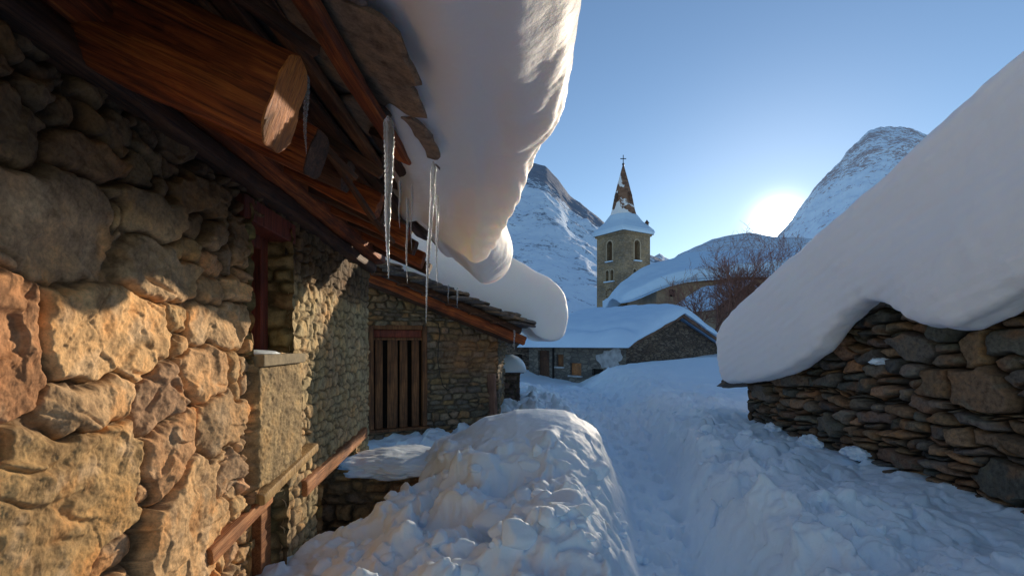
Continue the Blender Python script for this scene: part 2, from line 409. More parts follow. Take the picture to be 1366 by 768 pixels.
# ---- timber
def timber(name, p0, p1, w, h, mat, parent, rnd=.25, amp=.012, endmat=None, seed=None, nseg=None, up=(0, 0, 1), taper=1.0, cut=0.):
    """beam or log from p0 to p1 (relative z).  rnd=1 -> round"""
    global _ts
    _ts += 1; seed = _ts if seed is None else seed
    p0 = Vector((p0[0], p0[1], p0[2] + CZ)); p1 = Vector((p1[0], p1[1], p1[2] + CZ))
    d = p1 - p0; ln = d.length; x = d.normalized(); up = Vector(up)
    y = up.cross(x).normalized(); z = x.cross(y)
    M = Matrix(((x[0], y[0], z[0], p0[0]), (x[1], y[1], z[1], p0[1]), (x[2], y[2], z[2], p0[2]), (0, 0, 0, 1)))
    K = 28; th = np.arange(K) / K * 2 * math.pi + .11
    e = 2 if rnd >= 1 else 2 + 6 * (1 - rnd)
    ct, st_ = np.cos(th), np.sin(th); r = (np.abs(ct) ** e + np.abs(st_) ** e) ** (-1 / e)
    cy, cz = ct * r * w / 2, st_ * r * h / 2
    n = nseg or max(6, min(60, int(ln / .04)))
    t = np.linspace(0, 1, n)
    T, C = np.meshgrid(t, np.arange(K), indexing='ij')
    X = T * ln; Yy = cy[C] * (1 + (taper - 1) * T); Zz = cz[C] * (1 + (taper - 1) * T)
    nn = fbm(X * 1.6 + seed * 7.1, Yy * 9, Zz * 9, 4, seed) * amp * 1.6
    rr = np.sqrt(Yy ** 2 + Zz ** 2) + 1e-6
    Yy = Yy * (1 + nn / rr) + .6 * amp * pn(T * ln * 1.3, 0 * T + seed, 0 * T, 2); Zz = Zz * (1 + nn / rr) + .6 * amp * pn(T * ln * 1.3, 0 * T + seed + 40, 0 * T, 2)
    X = X + (T > .999) * (cut * Zz + .006 * fbm(Yy * 20, Zz * 20, 0 * T, 3, seed))
    V = np.stack([X, Yy, Zz], -1).reshape(-1, 3)
    Fl = gridfaces(n, K, wrap=True).tolist(); mi = [0] * len(Fl)
    base = len(V); ends = []
    for (row, sgn) in ((0, -1), (n - 1, 1)):
        ring = V[row * K:(row + 1) * K]; cen = ring.mean(0)
        r2 = cen + (ring - cen) * .96 + np.array([sgn * .004, 0, 0]); ends.append(r2); ends.append(cen[None] + np.array([[sgn * .004, 0, 0]]))
        b0 = base; base += K + 1
        for k in range(K):
            k2 = (k + 1) % K
            q = [row * K + k, row * K + k2, b0 + k2, b0 + k]; tr = [b0 + k, b0 + k2, b0 + K]
            if sgn < 0: q = q[::-1]; tr = tr[::-1]
            Fl += [q, tr]; mi += [1, 1]
    V = np.concatenate([V] + ends)
    o = build(name, V, Fl, [mat, endmat or mat], parent, local=M, smooth=True, matidx=mi)
    o.data.set_sharp_from_angle(angle=math.radians(40))
    return o
_ts = 0
def wp(Y, z, d=0.): return (WX(Y) + nrm[0] * d, Y + nrm[1] * d, z)

timber('wall_plate', wp(.2, .99, .06), wp(5.75, 1.0, .06), .24, .19, M_LOG, house, .35, .014)
timber('wall_plate', wp(.2, .85, .0), wp(5.72, .855, .0), .16, .09, M_DARKW, house, .4, .012)
SL = .47
def rafter(Y, xe, ze, w, h, rnd, mat=M_LOG, em=None, back=1.75, dy=0., sl=SL):
    return timber('rafter', (xe - back, Y - dy, ze + sl * back), (xe, Y, ze), w, h, mat, house, rnd, .022, em, cut=-.12)
M_BOARD = m_wood('roof boarding', (.05, .018, .007), (.18, .07, .022), (.32, .15, .06))
rafter(.80, -.66, .76, .24, .26, .9, em=M_LOGEND)
rafter(1.52, -.67, .715, .165, .28, .7, em=M_LOGEND)
rafter(1.95, -.74, .73, .14, .17, .45, em=M_DARKW)
for Y, xe, ze, w, h, mt in [(2.42, -.78, .80, .12, .14, M_DARKW), (2.78, -.72, .755, .10, .13, M_LOG), (3.2, -.80, .79, .13, .13, M_DARKW), (3.62, -.74, .76, .10, .14, M_LOG), (4.1, -.78, .77, .13, .12, M_DARKW), (4.6, -.80, .76, .12, .14, M_LOG), (5.1, -.82, .75, .12, .12, M_DARKW)]:
    rafter(Y, xe, ze, w, h, .4, mt, dy=random.uniform(-.05, .05))
# eave planks and boarding under the slates
def roofz(X): return 1.00 - .45 * (X + .5)
def eave_plank(x, y0, y1, w, dz=0, mat=M_LOG, sk=.03, th=.035):
    timber('eave_board', (x - sk, y0, roofz(x - sk) + dz), (x + sk, y1, roofz(x + sk) + dz - .02), w, th, mat, house, .2, .006, up=(.41, 0, .91))
eave_plank(-.60, .15, 2.7, .085, -.035, M_LOG)
eave_plank(-.62, 2.5, 5.6, .10, -.04, M_DARKW)
eave_plank(-.80, .15, 3.1, .09, -.03, M_BOARD, -.02)
eave_plank(-.80, 3.0, 5.6, .12, -.03, M_DARKW, .02)
for k, x in enumerate((-1.0, -1.16, -1.33, -1.5)):
    eave_plank(x, .15, 5.6, .13, -.02 - .005 * (k % 2), M_BOARD if k % 2 else M_DARKW, .012)
# loose splinters and struts hanging below the boarding
for (p0, p1, w) in [((-.95, 1.75, .98), (-.66, 2.15, .70), .03), ((-.9, 2.1, 1.0), (-.68, 2.5, .62), .028), ((-1.2, 2.2, 1.15), (-.60, 2.35, .78), .05), ((-1.0, 2.6, 1.0), (-.7, 3.0, .6), .03), ((-1.0, 1.2, 1.08), (-.62, 1.62, .93), .045)]:
    timber('strut', p0, p1, w, w * .8, M_DARKW, house, .3, .006)

PAL_S = [(.16, .13, .11), (.22, .17, .13), (.12, .11, .11), (.26, .19, .13), (.18, .16, .15)]
def slate_mesh(bag, c, sx, sy, th, ax, seed, K=22, tip=.35):
    rg = np.random.default_rng(seed); th_ = np.arange(K) / K * 2 * math.pi
    e = 4; ct, sn = np.cos(th_), np.sin(th_); r = (np.abs(ct) ** e + np.abs(sn) ** e) ** (-1 / e)
    r = r * (1 + .16 * fbm(ct * 1.5 + seed, sn * 1.5, 0 * ct, 3, seed))
    ring = np.stack([ct * r * sx / 2, sn * r * sy / 2], 1)
    lay = []
    for s, zz in ((.93, -th / 2), (1, -th * .25), (.985, th * .2), (.93, th / 2)):
        lay.append(np.concatenate([ring * s * (1 + rg.uniform(-.02, .02, (K, 1))), zz + rg.uniform(-th * .12, th * .12, (K, 1))], 1))
    cen = [np.array([[0, 0, -th / 2]]), np.array([[0, 0, th / 2]])]
    V = np.concatenate(lay + cen)
    W = V[:, :1] * ax[0] + V[:, 1:2] * ax[1] + V[:, 2:3] * ax[2] + np.array(c)
    Fl = gridfaces(4, K, wrap=True).tolist()
    for k in range(K):
        k2 = (k + 1) % K
        Fl.append([k2, k, 4 * K]); Fl.append([3 * K + k, 3 * K + k2, 4 * K + 1])
    col = np.array(PAL_S[rg.integers(len(PAL_S))]) * rg.uniform(.8, 1.25)
    bag.add(W, Fl, col)
def axes(slope_dir, along, rg, j=.06):
    a = Vector(slope_dir).normalized(); b = Vector(along).normalized(); n = a.cross(b).normalized()
    R = Matrix.Rotation(rg.uniform(-j, j), 3, 'X') @ Matrix.Rotation(rg.uniform(-j, j), 3, 'Y') @ Matrix.Rotation(rg.uniform(-.25, .25), 3, n)
    return [np.array(R @ v) for v in (a, b, n)]
bag = Bag(); rg = np.random.default_rng(5); y = .1; k = 0
while y < 5.7:
    w = rg.uniform(.28, .5)
    for lay in range(4):
        cx = -.60 - lay * .26 + rg.uniform(-.04, .05); z = roofz(cx) + .03 + .022 * lay + (k % 2) * .02 - .02
        slate_mesh(bag, (cx, y + w / 2 + rg.uniform(-.06, .06), z + CZ), .48, w * 1.12, .03, axes((1, 0, -.45), (0, 1, 0), rg, .04), k * 7 + lay)
    y += w * .93; k += 1
bag.build('roof_slates', M_SLATE, house, smooth=False)
# deck of the rest of the roof (closed slab behind the slates)
bag = Bag(); bag.add([(-1.3, -.4, roofz(-1.3) + .05 + CZ), (-4.4, -.4, roofz(-4.4) + .05 + CZ), (-4.4, 5.9, roofz(-4.4) + .05 + CZ), (-1.3, 5.9, roofz(-1.3) + .05 + CZ),
                      (-1.3, -.4, roofz(-1.3) + .10 + CZ), (-4.4, -.4, roofz(-4.4) + .10 + CZ), (-4.4, 5.9, roofz(-4.4) + .10 + CZ), (-1.3, 5.9, roofz(-1.3) + .10 + CZ)],
        [[0, 1, 2, 3], [7, 6, 5, 4], [0, 4, 5, 1], [1, 5, 6, 2], [2, 6, 7, 3], [3, 7, 4, 0]], (.1, .07, .05))
bag.build('roof', M_SLATE, house, smooth=False)
# door and lintels low in the wall
door = obox('door', 2.69, 2.98, -1.95, -.93, -.14, -.10, M_PALEW, house)
obox('frame', 2.98, 3.13, -1.95, -.93, -.14, -.05, M_ORANGE, door)
obox('frame', 2.685, 2.735, -1.95, -.93, -.099, -.06, M_REDW, door)
obox('rail', 2.74, 2.975, -1.17, -1.12, -.099, -.08, M_PALEW, door)
timber('lintel', wp(2.26, -.935, .005), wp(2.92, -.865, .005), .07, .075, M_ORANGE, house, .1, .003)
timber('lintel', wp(2.74, -.83, .02), wp(3.66, -.73, .02), .10, .06, M_PALEW, house, .1, .004)
timber('lintel', wp(3.52, -.99, -.005), wp(5.45, -.93, -.005), .09, .11, M_ORANGE, house, .1, .004)
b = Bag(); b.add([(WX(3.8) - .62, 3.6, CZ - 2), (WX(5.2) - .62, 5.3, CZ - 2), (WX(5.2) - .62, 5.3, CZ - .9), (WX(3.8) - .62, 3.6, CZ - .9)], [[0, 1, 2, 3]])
b.build('cellar_dark_sheet', M_GAP, house)  # near-black sheet standing in for the dark inside the cellar opening

# =================================================================== SECOND HOUSE (faces the viewer)
K2 = 1.27; A = np.array([-1.60, 5.5]) * K2; B = np.array([-.165, 6.2]) * K2
house2 = thing('stone_house', (-1.1, 7.5, -.1), 'low stone house with slatted shutter and sagging slate verge at end of lane wall', 'house')
U2 = (B - A); L2 = np.linalg.norm(U2); U2 = U2 / L2; N2 = np.array([U2[1], -U2[0]])
def f2(u, z, d=0.): p = A + U2 * u + N2 * d; return (p[0], p[1], z + CZ)
def px2f(px, py):
    a = (px - 683) / F; u = (a * A[1] - A[0]) / (U2[0] - a * U2[1]); Y = A[1] + U2[1] * u
    return u, (460 - py) / F * Y
def gen_wall(bag, o, U, Nn, ulen, z0, z1, nu, nv, S, kw, palette, seed, hole=None, rough=.01, mort=(.12, .10, .07), tint=None, u0=0.):
    us = np.linspace(u0, ulen, nu); vs = np.linspace(z0, z1, nv); Au, Bv = np.meshgrid(us, vs, indexing='ij')
    hh, ID, prof, _ = stone_field(Au, Bv, S, seed=seed, **kw)
    hh = hh + rough * fbm(Au * 18, Bv * 18, 0 * Au, 4, seed) * 1.2
    cc = pal(ID, len(S['cu']), palette, seed)
    mo = sst(.6, .15, prof)[..., None]; cc = cc * (1 - mo) + np.array(mort) * mo
    if tint: cc = tint(Au, Bv, cc)
    p = np.zeros(Au.shape + (3,)); p[..., 0] = o[0] + U[0] * Au + Nn[0] * hh; p[..., 1] = o[1] + U[1] * Au + Nn[1] * hh; p[..., 2] = Bv + CZ
    keep = None
    if hole is not None:
        H = hole(Au, Bv); keep = ~(H[:-1, :-1] | H[1:, :-1] | H[:-1, 1:] | H[1:, 1:])
    bag.addq(p.reshape(-1, 3), gridfaces(nu, nv, keep), cc.reshape(-1, 3))
wu0, wz1 = px2f(494, 434); wu1, wz0 = px2f(568, 568)
S2 = jitter_seeds(-.1, L2 + .1, -2.3, 1.1, .075, .20, 15, .45, .06, None, .53)
PAL2 = [(.24, .17, .10), (.20, .16, .12), (.29, .19, .10), (.17, .15, .12), (.25, .20, .14)]
bag = Bag()
def t2(u, v, c):
    o = (sst(1.0, 1.25, u) * sst(.4, .15, np.abs(v + .15)))[..., None] * .5
    return c * (1 - o) + np.array([.30, .15, .07]) * o
def verge2(u): return (.72 - .56 * (u / L2) - .03) * K2
gen_wall(bag, A, U2, N2, L2, -2.2, .98, 440, 480, S2, dict(gap=.012, depth=.03, warp=.02, wf=8, prot=.02, tilt=.15), PAL2, 15,
         hole=lambda u, v: ((u > wu0) & (u < wu1) & (v > wz0) & (v < wz1)) | (v > verge2(u) + .03), tint=t2)
# side wall towards the lane
S2b = jitter_seeds(-.1, 4, -2.3, .4, .09, .22, 16, .45, .06)
D2 = np.array([.03, 1.0])
gen_wall(bag, B + np.array([0, .0]), D2, np.array([1, 0.]), 3.5, -2.2, .17, 260, 200, S2b, dict(gap=.014, depth=.03, warp=.02, wf=8, prot=.02, tilt=.15), PAL2, 17)
bag.buildq('wall', M_BACK, house2)
w2 = Bag()
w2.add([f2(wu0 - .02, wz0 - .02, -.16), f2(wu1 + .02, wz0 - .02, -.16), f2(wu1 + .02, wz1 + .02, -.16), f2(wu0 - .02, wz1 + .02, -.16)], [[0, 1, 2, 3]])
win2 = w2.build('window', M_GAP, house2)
def f2box(name, u0, u1, z0, z1, d0, d1, mat, parent):
    c = Vector(f2((u0 + u1) / 2, (z0 + z1) / 2, (d0 + d1) / 2))
    M = Matrix(((U2[0], -N2[0], 0, c[0]), (U2[1], -N2[1], 0, c[1]), (0, 0, 1, c[2]), (0, 0, 0, 1)))
    bg = Bag(); bg.box((0, 0, 0), (u1 - u0, abs(d1 - d0), z1 - z0), 0, None, .003)
    o = build(name, np.concatenate(bg.V), bg.F, mat, parent, local=M, smooth=False)
    bv = o.modifiers.new('b', 'BEVEL'); bv.width = .005; bv.segments = 2
    return o
fw = .045
f2box('frame', wu0 - .02, wu0 + fw, wz0, wz1, -.10, .012, M_SHUT, win2)
f2box('frame', wu1 - fw, wu1 + .02, wz0, wz1, -.10, .012, M_SHUT, win2)
f2box('frame', wu0 + fw + .002, wu1 - fw - .002, wz1 - .05, wz1 + .01, -.10, .009, M_SHUT, win2)
f2box('sill', wu0 - .05, wu1 + .05, wz0 - .04, wz0 - .001, -.10, .035, M_SHUT, win2)
f2box('rail', wu0 + fw + .002, wu1 - fw - .002, wz1 - .20, wz1 - .165, -.05, -.02, M_SHUT, win2)
f2box('panel', wu0 + fw + .002, wu1 - fw - .002, wz1 - .16, wz1 - .052, -.07, -.05, M_REDW, win2)
wspan = wu1 - wu0 - 2 * fw
for k in range(4):
    a = wu0 + fw + wspan * (k + .14) / 4; f2box('slat', a, a + wspan * (.15 if k != 1 else .20), wz0 + .002, wz1 - .203, -.06, -.025, M_SHUT, win2)
# verge boards and slates of the second roof
def v2(u, dz=0, d=0): x, y, z = f2(u, verge2(u) + dz, d); return (x, y, z - CZ)
timber('verge_board', v2(-.02, .03, .30), v2(L2 + .30, .00, .30), .06, .13, M_LOG, house2, .2, .008)
timber('verge_board', v2(-.02, .15, .36), v2(L2 + .20, .12, .36), .05, .09, M_DARKW, house2, .2, .008)
for k, d in enumerate((.05, .18)):
    timber('rafter', v2(-.0, -.0, d), v2(L2 + .22, -.03, d), .10, .09, M_DARKW, house2, .3, .008)
for k in range(6):
    u = .15 + k * .34; x, y, z = v2(u, .10, .0)
    timber('eave_board', (x - N2[0] * .3, y - N2[1] * .3, z), (x + N2[0] * .42, y + N2[1] * .42, z), .22, .03, M_DARKW, house2, .2, .006)
bag = Bag(); rg = np.random.default_rng(8)
sd = (U2[0], U2[1], -.36); al = (N2[0], N2[1], 0)
for k in range(30):
    u = k / 29 * (L2 + .28) + .0
    for row in range(3):
        dd = .34 - row * .42 + rg.uniform(-.05, .06)
        x, y, z = f2(u + rg.uniform(-.04, .04), verge2(u) + .20 + rg.uniform(0, .07), dd)
        slate_mesh(bag, (x, y, z), rg.uniform(.26, .42), rg.uniform(.42, .55), rg.uniform(.022, .045), axes((sd[0], sd[1], sd[2] + .2), al, rg, .07), 300 + k * 5 + row)
for k in range(16):        # eave line running back over the side wall
    yy = B[1] + k * .24
    for row in range(2):
        x, y, z = (B[0] + .06 - row * .2 + rg.uniform(-.03, .03), yy, verge2(L2) + .10 + row * .09 + CZ + rg.uniform(0, .03))
        slate_mesh(bag, (x, y, z), .42, .34, .028, axes((1, 0, -.4), (0, 1, 0), rg, .05), 600 + k * 5 + row)
bag.build('roof_slates', M_SLATE, house2, smooth=False)
# cable loop right of the shutter
def tube(name, pts, r, mat, parent, K=8):
    pts = [Vector(p) for p in pts]; V = []; n = len(pts)
    for i, p in enumerate(pts):
        t = (pts[min(i + 1, n - 1)] - pts[max(i - 1, 0)]).normalized()
        a = t.orthogonal().normalized(); b_ = t.cross(a); rr = r[i] if isinstance(r, (list, tuple)) else r
        if i == 0: ref = a
        else:
            a = (ref - t * ref.dot(t)).normalized(); b_ = t.cross(a); ref = a
        for k in range(K):
            q = 2 * math.pi * k / K; V.append(p + a * math.cos(q) * rr + b_ * math.sin(q) * rr)
    return build(name, np.array([list(v) for v in V]), gridfaces(n, K, wrap=True), mat, parent)
cp = []
for px, py in [(574, 428), (584, 432), (586, 445), (584, 460), (583, 480), (586, 500), (590, 514), (596, 520), (602, 516)]:
    u, z = px2f(px, py); cp.append(f2(u, z, .03))
tube('cable', cp, .006, m_plain('black cable', (.02, .02, .02)), house2)
timber('corner_post', v2(L2 - .14, -.66, .03), (B[0] - .05, B[1] - .03, -1.9), .20, .05, M_ORANGE and m_wood('grey red board', (.12, .06, .05), (.22, .12, .09), (.3, .18, .13)), house2, .2, .008)

# =================================================================== generic closed snow shapes
def smooth_resample(P, n):       # catmull-rom along axis 0
    P = np.asarray(P, float); m = len(P); t = np.linspace(0, m - 1, n); i = np.minimum(t.astype(int), m - 2); f = (t - i).reshape((-1,) + (1,) * (P.ndim - 1))
    g = lambda k: P[np.clip(k, 0, m - 1)]
    p0, p1, p2, p3 = g(i - 1), g(i), g(i + 1), g(i + 2)
    return .5 * ((2 * p1) + (-p0 + p2) * f + (2 * p0 - 5 * p1 + 4 * p2 - p3) * f ** 2 + (-p0 + 3 * p1 - 3 * p2 + p3) * f ** 3)
def loft(name, secs, ns, nl, mat, amp=.02, fr=2., seed=0, parent=None, oc=4, dispfn=None, closed=True, capb=.02):
    S = np.array(secs, float)            # sections x profile x 3 (relative z)
    S = smooth_resample(S, nl); S = np.swapaxes(smooth_resample(np.swapaxes(S, 0, 1), ns), 0, 1)
    du = np.gradient(S, axis=1); dv = np.gradient(S, axis=0); n = np.cross(dv, du); n = n / (np.linalg.norm(n, axis=-1, keepdims=True) + 1e-9)
    d = amp * fbm(S[..., 0] * fr, S[..., 1] * fr, S[..., 2] * fr, oc, seed)
    if dispfn is not None: d = d + dispfn(S)
    S = S + n * d[..., None]; S[..., 2] += CZ
    V = S.reshape(-1, 3); Fq = gridfaces(nl, ns)
    Vl = [V]; extra = []
    hf = ns // 2; MC = 14
    for (row, fl) in ((0, 0), (nl - 1, 1)):      # end caps: ladder between lower and upper half of the profile
        ring = S[row]; base = sum(len(v) for v in Vl)
        lo = ring[:hf]; hi = ring[::-1][:hf]; t = np.linspace(0, 1, MC)[:, None, None]
        G = lo[None] * (1 - t) + hi[None] * t
        sgn = np.sign((S[row] - S[row + (1 if row == 0 else -1)]).mean(0)[1])
        fade = sst(0, .12, 1 - np.arange(hf) / (hf - 1.))[None, :]
        G[..., 1] += (np.sin(t[..., 0] * math.pi) ** .6) * fade * sgn * capb + .02 * fbm(G[..., 0] * 5, G[..., 2] * 5, 0 * G[..., 0], 4, seed + 9) * np.sin(t[..., 0] * math.pi) * fade
        Vl.append(G.reshape(-1, 3)); q = gridfaces(MC, hf, off=base); extra.append(q[:, ::-1] if fl else q)
    q = np.stack([np.arange(nl - 1) * ns, np.arange(1, nl) * ns, np.arange(1, nl) * ns + ns - 1, np.arange(nl - 1) * ns + ns - 1], 1)
    if closed: extra.append(q)
    return build(name, np.concatenate(Vl), np.concatenate([Fq] + extra), mat, parent)

# ---- cornice hanging from the near eave
def csec(Y, e, bt, out, up, top, z2=3.2, zoff=0):
    # e: eave point, bt: lowest point, out: outer rim, up: above rim, top
    return [(-3.4, Y, roofz(-3.4) + .14), (-1.6, Y, roofz(-1.6) + .14), (-.9, Y, roofz(-.9) + .12), (e[0] - .12, Y, e[1] + .06), (e[0], Y, e[1]), ((e[0] + bt[0]) / 2, Y, (e[1] + bt[1]) / 2 - .01), (bt[0], Y, bt[1]),
            ((bt[0] + out[0]) / 2 + .03, Y, (bt[1] + out[1]) / 2 - .035), (out[0], Y, out[1]), (up[0], Y, up[1]), (top[0], Y, top[1]), (-1.0, Y, top[1] + .35), (-2.2, Y, top[1] + .85), (-3.4, Y, top[1] + 1.25)]
cor = [csec(-.6, (-.42, 1.06), (-.14, .93), (.20, 1.10), (.25, 1.35), (.08, 1.75)),
       csec(.6, (-.42, 1.06), (-.14, .92), (.21, 1.08), (.25, 1.35), (.08, 1.75)),
       csec(1.3, (-.42, 1.06), (-.14, .90), (.195, 1.07), (.23, 1.32), (.06, 1.72)),
       csec(1.9, (-.44, 1.05), (-.14, .95), (.22, 1.09), (.24, 1.34), (.06, 1.72)),
       csec(2.5, (-.50, .97), (-.14, 1.02), (.21, 1.10), (.23, 1.32), (.05, 1.68)),
       csec(3.0, (-.54, .95), (-.20, 1.00), (.13, 1.10), (.17, 1.24), (.0, 1.60)),
       csec(3.35, (-.58, .88), (-.26, .79), (.02, .92), (.05, 1.10), (-.1, 1.50)),
       csec(3.55, (-.62, .86), (-.28, .58), (-.12, .72), (-.1, 1.02), (-.2, 1.4)),
       csec(3.68, (-.66, .88), (-.38, .68), (-.32, .86), (-.3, 1.0), (-.35, 1.3))]
def cor_d(S):
    rim = np.exp(-((S[..., 0] - .16) / .13) ** 2) * sst(.6, .9, S[..., 2])
    strip = .010 * np.sin(S[..., 0] * 22 + 2.0 * pn(S[..., 0] * 2, S[..., 1] * .6, S[..., 2], 3)) + .012 * pn(S[..., 0] * 14, S[..., 1] * .8, S[..., 2] * 6, 8)
    lay = .0045 * np.sin(S[..., 2] * 95 + S[..., 1] * 9 + 3 * pn(S[..., 0] * 3, S[..., 1] * 3, S[..., 2] * 3, 21)) * sst(1.6, 2.4, S[..., 1]) * sst(-.35, -.1, S[..., 0]) + .006 * fbm(S[..., 0] * 5, S[..., 1] * 5, S[..., 2] * 5, 5, 22)
    return lay + strip * (1 - rim) * sst(.16, .04, S[..., 0]) + rim * (.004 * fbm(S[..., 0] * 6, S[..., 1] * 6, S[..., 2] * 16, 4, 9) + .0025 * ridged(S[..., 0] * 12, S[..., 1] * 12, S[..., 2] * 30, 3, 14) + .003 * fbm(S[..., 0] * 25, S[..., 1] * 25, S[..., 2] * 25, 3, 15))
o = loft('roof_snow', cor, 220, 420, M_CORN, .03, 1.6, 3, dispfn=cor_d)
tag(o, 'huge curling snow cornice hanging over the lane from the near rafters', 'snow')
# remaining snow further along the eave of the same roof
cor2 = [csec(Y, (-.60, .90), (-.42 + q * .12, .74 - .11 * q), (-.24 + .22 * q, .84 - .02 * q), (-.22 + q * .20, 1.0), (-.36 + q * .15, 1.3)) for Y, q in ((3.60, 0), (3.66, .1), (3.8, .2), (4.3, .7), (4.8, 1), (5.2, 1), (5.34, .9), (5.40, .8))]
for sct, s in ((cor2[0], .75), (cor2[-1], .8)):
    c_ = np.mean(np.array(sct), 0)
    for k in range(len(sct)): sct[k] = tuple(c_ + (np.array(sct[k]) - c_) * s)
o = loft('roof_snow', cor2, 140, 120, M_CORN, .03, 2.2, 5)
tag(o, 'smaller snow roll along the eave behind the cornice, above the slatted shutter', 'snow')

# ---- snow on the second roof, ends in a hanging lobe
def s2sec(off, sx=1., sh=0.):
    prof = [(-1.75, .82), (-1.2, .68), (-.6, .50), (-.15, .37), (.10, .30), (.22, .21), (.34, .10), (.52, .06), (.65, .13), (.71, .38), (.65, .64), (.48, .80), (.22, .94), (-.1, 1.10), (-.6, 1.36), (-1.2, 1.6), (-1.75, 1.75)]
    o_ = []
    cx, cz = -.2, .5
    for (x, z) in prof:
        x = cx + (x - cx) * sx; z = cz + (z - cz) * (sx * .5 + .5) + sh
        Y = 5.55 + (x + 1.6) * .40 + off
        o_.append((x * K2, Y * K2, z * K2))
    return o_
secs = [s2sec(-.10, .965), s2sec(-.07, .985), s2sec(.0, 1.), s2sec(.15, 1.), s2sec(.6, 1.0), s2sec(1.3, .97), s2sec(2.2, .93), s2sec(3.2, .9), s2sec(3.4, .8)]
for k in range(len(secs[0])):   # round the front rim
    pass
o = loft('roof_snow', secs, 200, 200, M_CORN, .03, 1.7, 8, dispfn=lambda S: .012 * ridged(S[..., 0] * 9, S[..., 1] * 9, S[..., 2] * 9, 3, 4) * sst(.3, .6, S[..., 0]))
tag(o, 'rounded snow lobe with ragged lower rim hanging from the low slatted-shutter house roof', 'snow')
# small lobe in front of it
def lobe(name, c, r, seed, mat, label, cat='snow', amp=.12, flat=None, n=90, sc=(1, 1, 1), struct_=False, fr=2.):
    th = np.linspace(0, math.pi, n); ph = np.linspace(0, 2 * math.pi, 2 * n, endpoint=False)
    T, Ph = np.meshgrid(th, ph, indexing='ij'); x, y, z = np.sin(T) * np.cos(Ph), np.sin(T) * np.sin(Ph), np.cos(T)
    R = 1 + amp * fbm(x * fr + seed, y * fr, z * fr, 4, seed)
    V = np.stack([x * r[0] * R, y * r[1] * R, z * r[2] * R], -1).reshape(-1, 3) + np.array([c[0], c[1], c[2] + CZ])
    if flat is not None: V[:, 2] = np.maximum(V[:, 2], flat + CZ)
    o = build(name, V, gridfaces(n, 2 * n, wrap=True)[:, ::-1], mat)
    if label: tag(o, label, cat)
    return o

# ---- icicles
M_ICE, nt, b_ = newmat('clear ice')
b_.inputs['Base Color'].default_value = (.93, .95, .97, 1); b_.inputs['Roughness'].default_value = .08; b_.inputs['IOR'].default_value = 1.31
b_.inputs['Transmission Weight'].default_value = .85
n_ = noise(nt, 60, 4, .6, mapping(nt)); bump(nt, b_, n_.outputs[0], .5, .01)
def icicle(px, py0, py1, Y, r, label, lean=0.):
    x = (px - 683) / F * Y; z0 = (460 - py0) / F * Y; z1 = (460 - py1) / F * Y
    n = 110; K = 14; t = np.linspace(0, 1, n); V = np.zeros((n, K, 3)); th = np.arange(K) / K * 2 * math.pi
    rg = np.random.default_rng(int(px * 3 + py1))
    rad = r * (1 - t) ** .75 * (1 + .16 * np.sin(t * (z0 - z1) * 330 + 2 * rg.random()) * sst(.02, .2, t)) * (1 + .25 * fbm(t * 9 + px, 0 * t, 0 * t, 3, 3)) * sst(-.02, .05, t) + .0004
    V[..., 0] = x + lean * t[:, None] + rad[:, None] * np.cos(th) + .003 * np.sin(t * 7)[:, None]; V[..., 1] = Y + rad[:, None] * np.sin(th) * .85
    V[..., 2] = (z0 + (z1 - z0) * t)[:, None] + CZ
    return tag(build('icicle', V.reshape(-1, 3), gridfaces(n, K, wrap=True)[:, ::-1], M_ICE), label, 'icicle', 'icicles hanging from the eaves')
icicle(408, 98, 206, 1.72, .011, 'thin short icicle right beside the sawn orange log end')
icicle(518, 155, 372, 1.98, .022, 'thickest longest icicle, dangling from the slate tip left of the cornice')
icicle(578, 215, 432, 2.35, .013, 'long slender icicle hanging nearest the cornice, reaching lowest of all', -.035)
icicle(583, 260, 380, 2.45, .009, 'thin icicle close behind the lowest-reaching slender icicle')
icicle(543, 262, 378, 2.6, .008, 'thin icicle between the thickest icicle and the longest slender one', 0)
icicle(533, 240, 305, 2.5, .007, 'short hair-thin icicle just right of the thickest icicle top')
icicle(549, 245, 335, 2.75, .006, 'faint hair-thin icicle, rightmost of the pair by the dark rafter ends')
icicle(610, 384, 412, 6.9, .014, 'tiny icicle under the slate verge above the stone wall, beside the cable')
icicle(598, 380, 404, 6.9, .012, 'tiniest icicle under the slate verge, just left of its twin near cable')
icicle(686, 440, 466, 7.55, .014, 'stubby icicle at the tip of the verge board over the low shed')

# =================================================================== RIGHT STONE BARN
barn = thing('stone_barn', (4.6, 5.0, .3), 'dry stone barn on the right buried under a steep slab of snow', 'barn')
XR = 3.6
_rg = np.random.default_rng(4)
bigs = [(u, v, u2, v2, _rg.normal(0, .08)) for u, v, u2, v2 in zip(_rg.uniform(-2, 7.7, 95), _rg.uniform(-1.3, 1.4, 95), _rg.uniform(.14, .27, 95), _rg.uniform(.055, .125, 95))]
bigs += [(3.95, -.35, .16, .13, 0), (4.35, -.33, .12, .10, 0), (4.6, .0, .2, .10, .1), (4.05, -.02, .12, .12, 0), (3.75, -1.0, .22, .13, .1), (5.1, -.25, .2, .09, 0)]
SR = jitter_seeds(-4.5, 7.9, -2.2, 2.9, .085, .25, 25, .6, .16, bigs, .53)
PALR = [(.19, .13, .085), (.24, .165, .105), (.11, .11, .10), (.30, .19, .11), (.15, .14, .12), (.085, .085, .08), (.20, .17, .14)]
ys = np.concatenate([np.linspace(-2., 3.2, 130)[:-1], 3.6 / np.linspace(3.6 / 3.2, 3.6 / 7.75, 620)])
zs = np.linspace(-1.9, 2.4, 900)
Au, Bv = np.meshgrid(ys, zs, indexing='ij')
hh, ID, prof, d1 = stone_field(Au, Bv, SR, .010, .10, .05, 5, 25, .07, .2, 1.1)
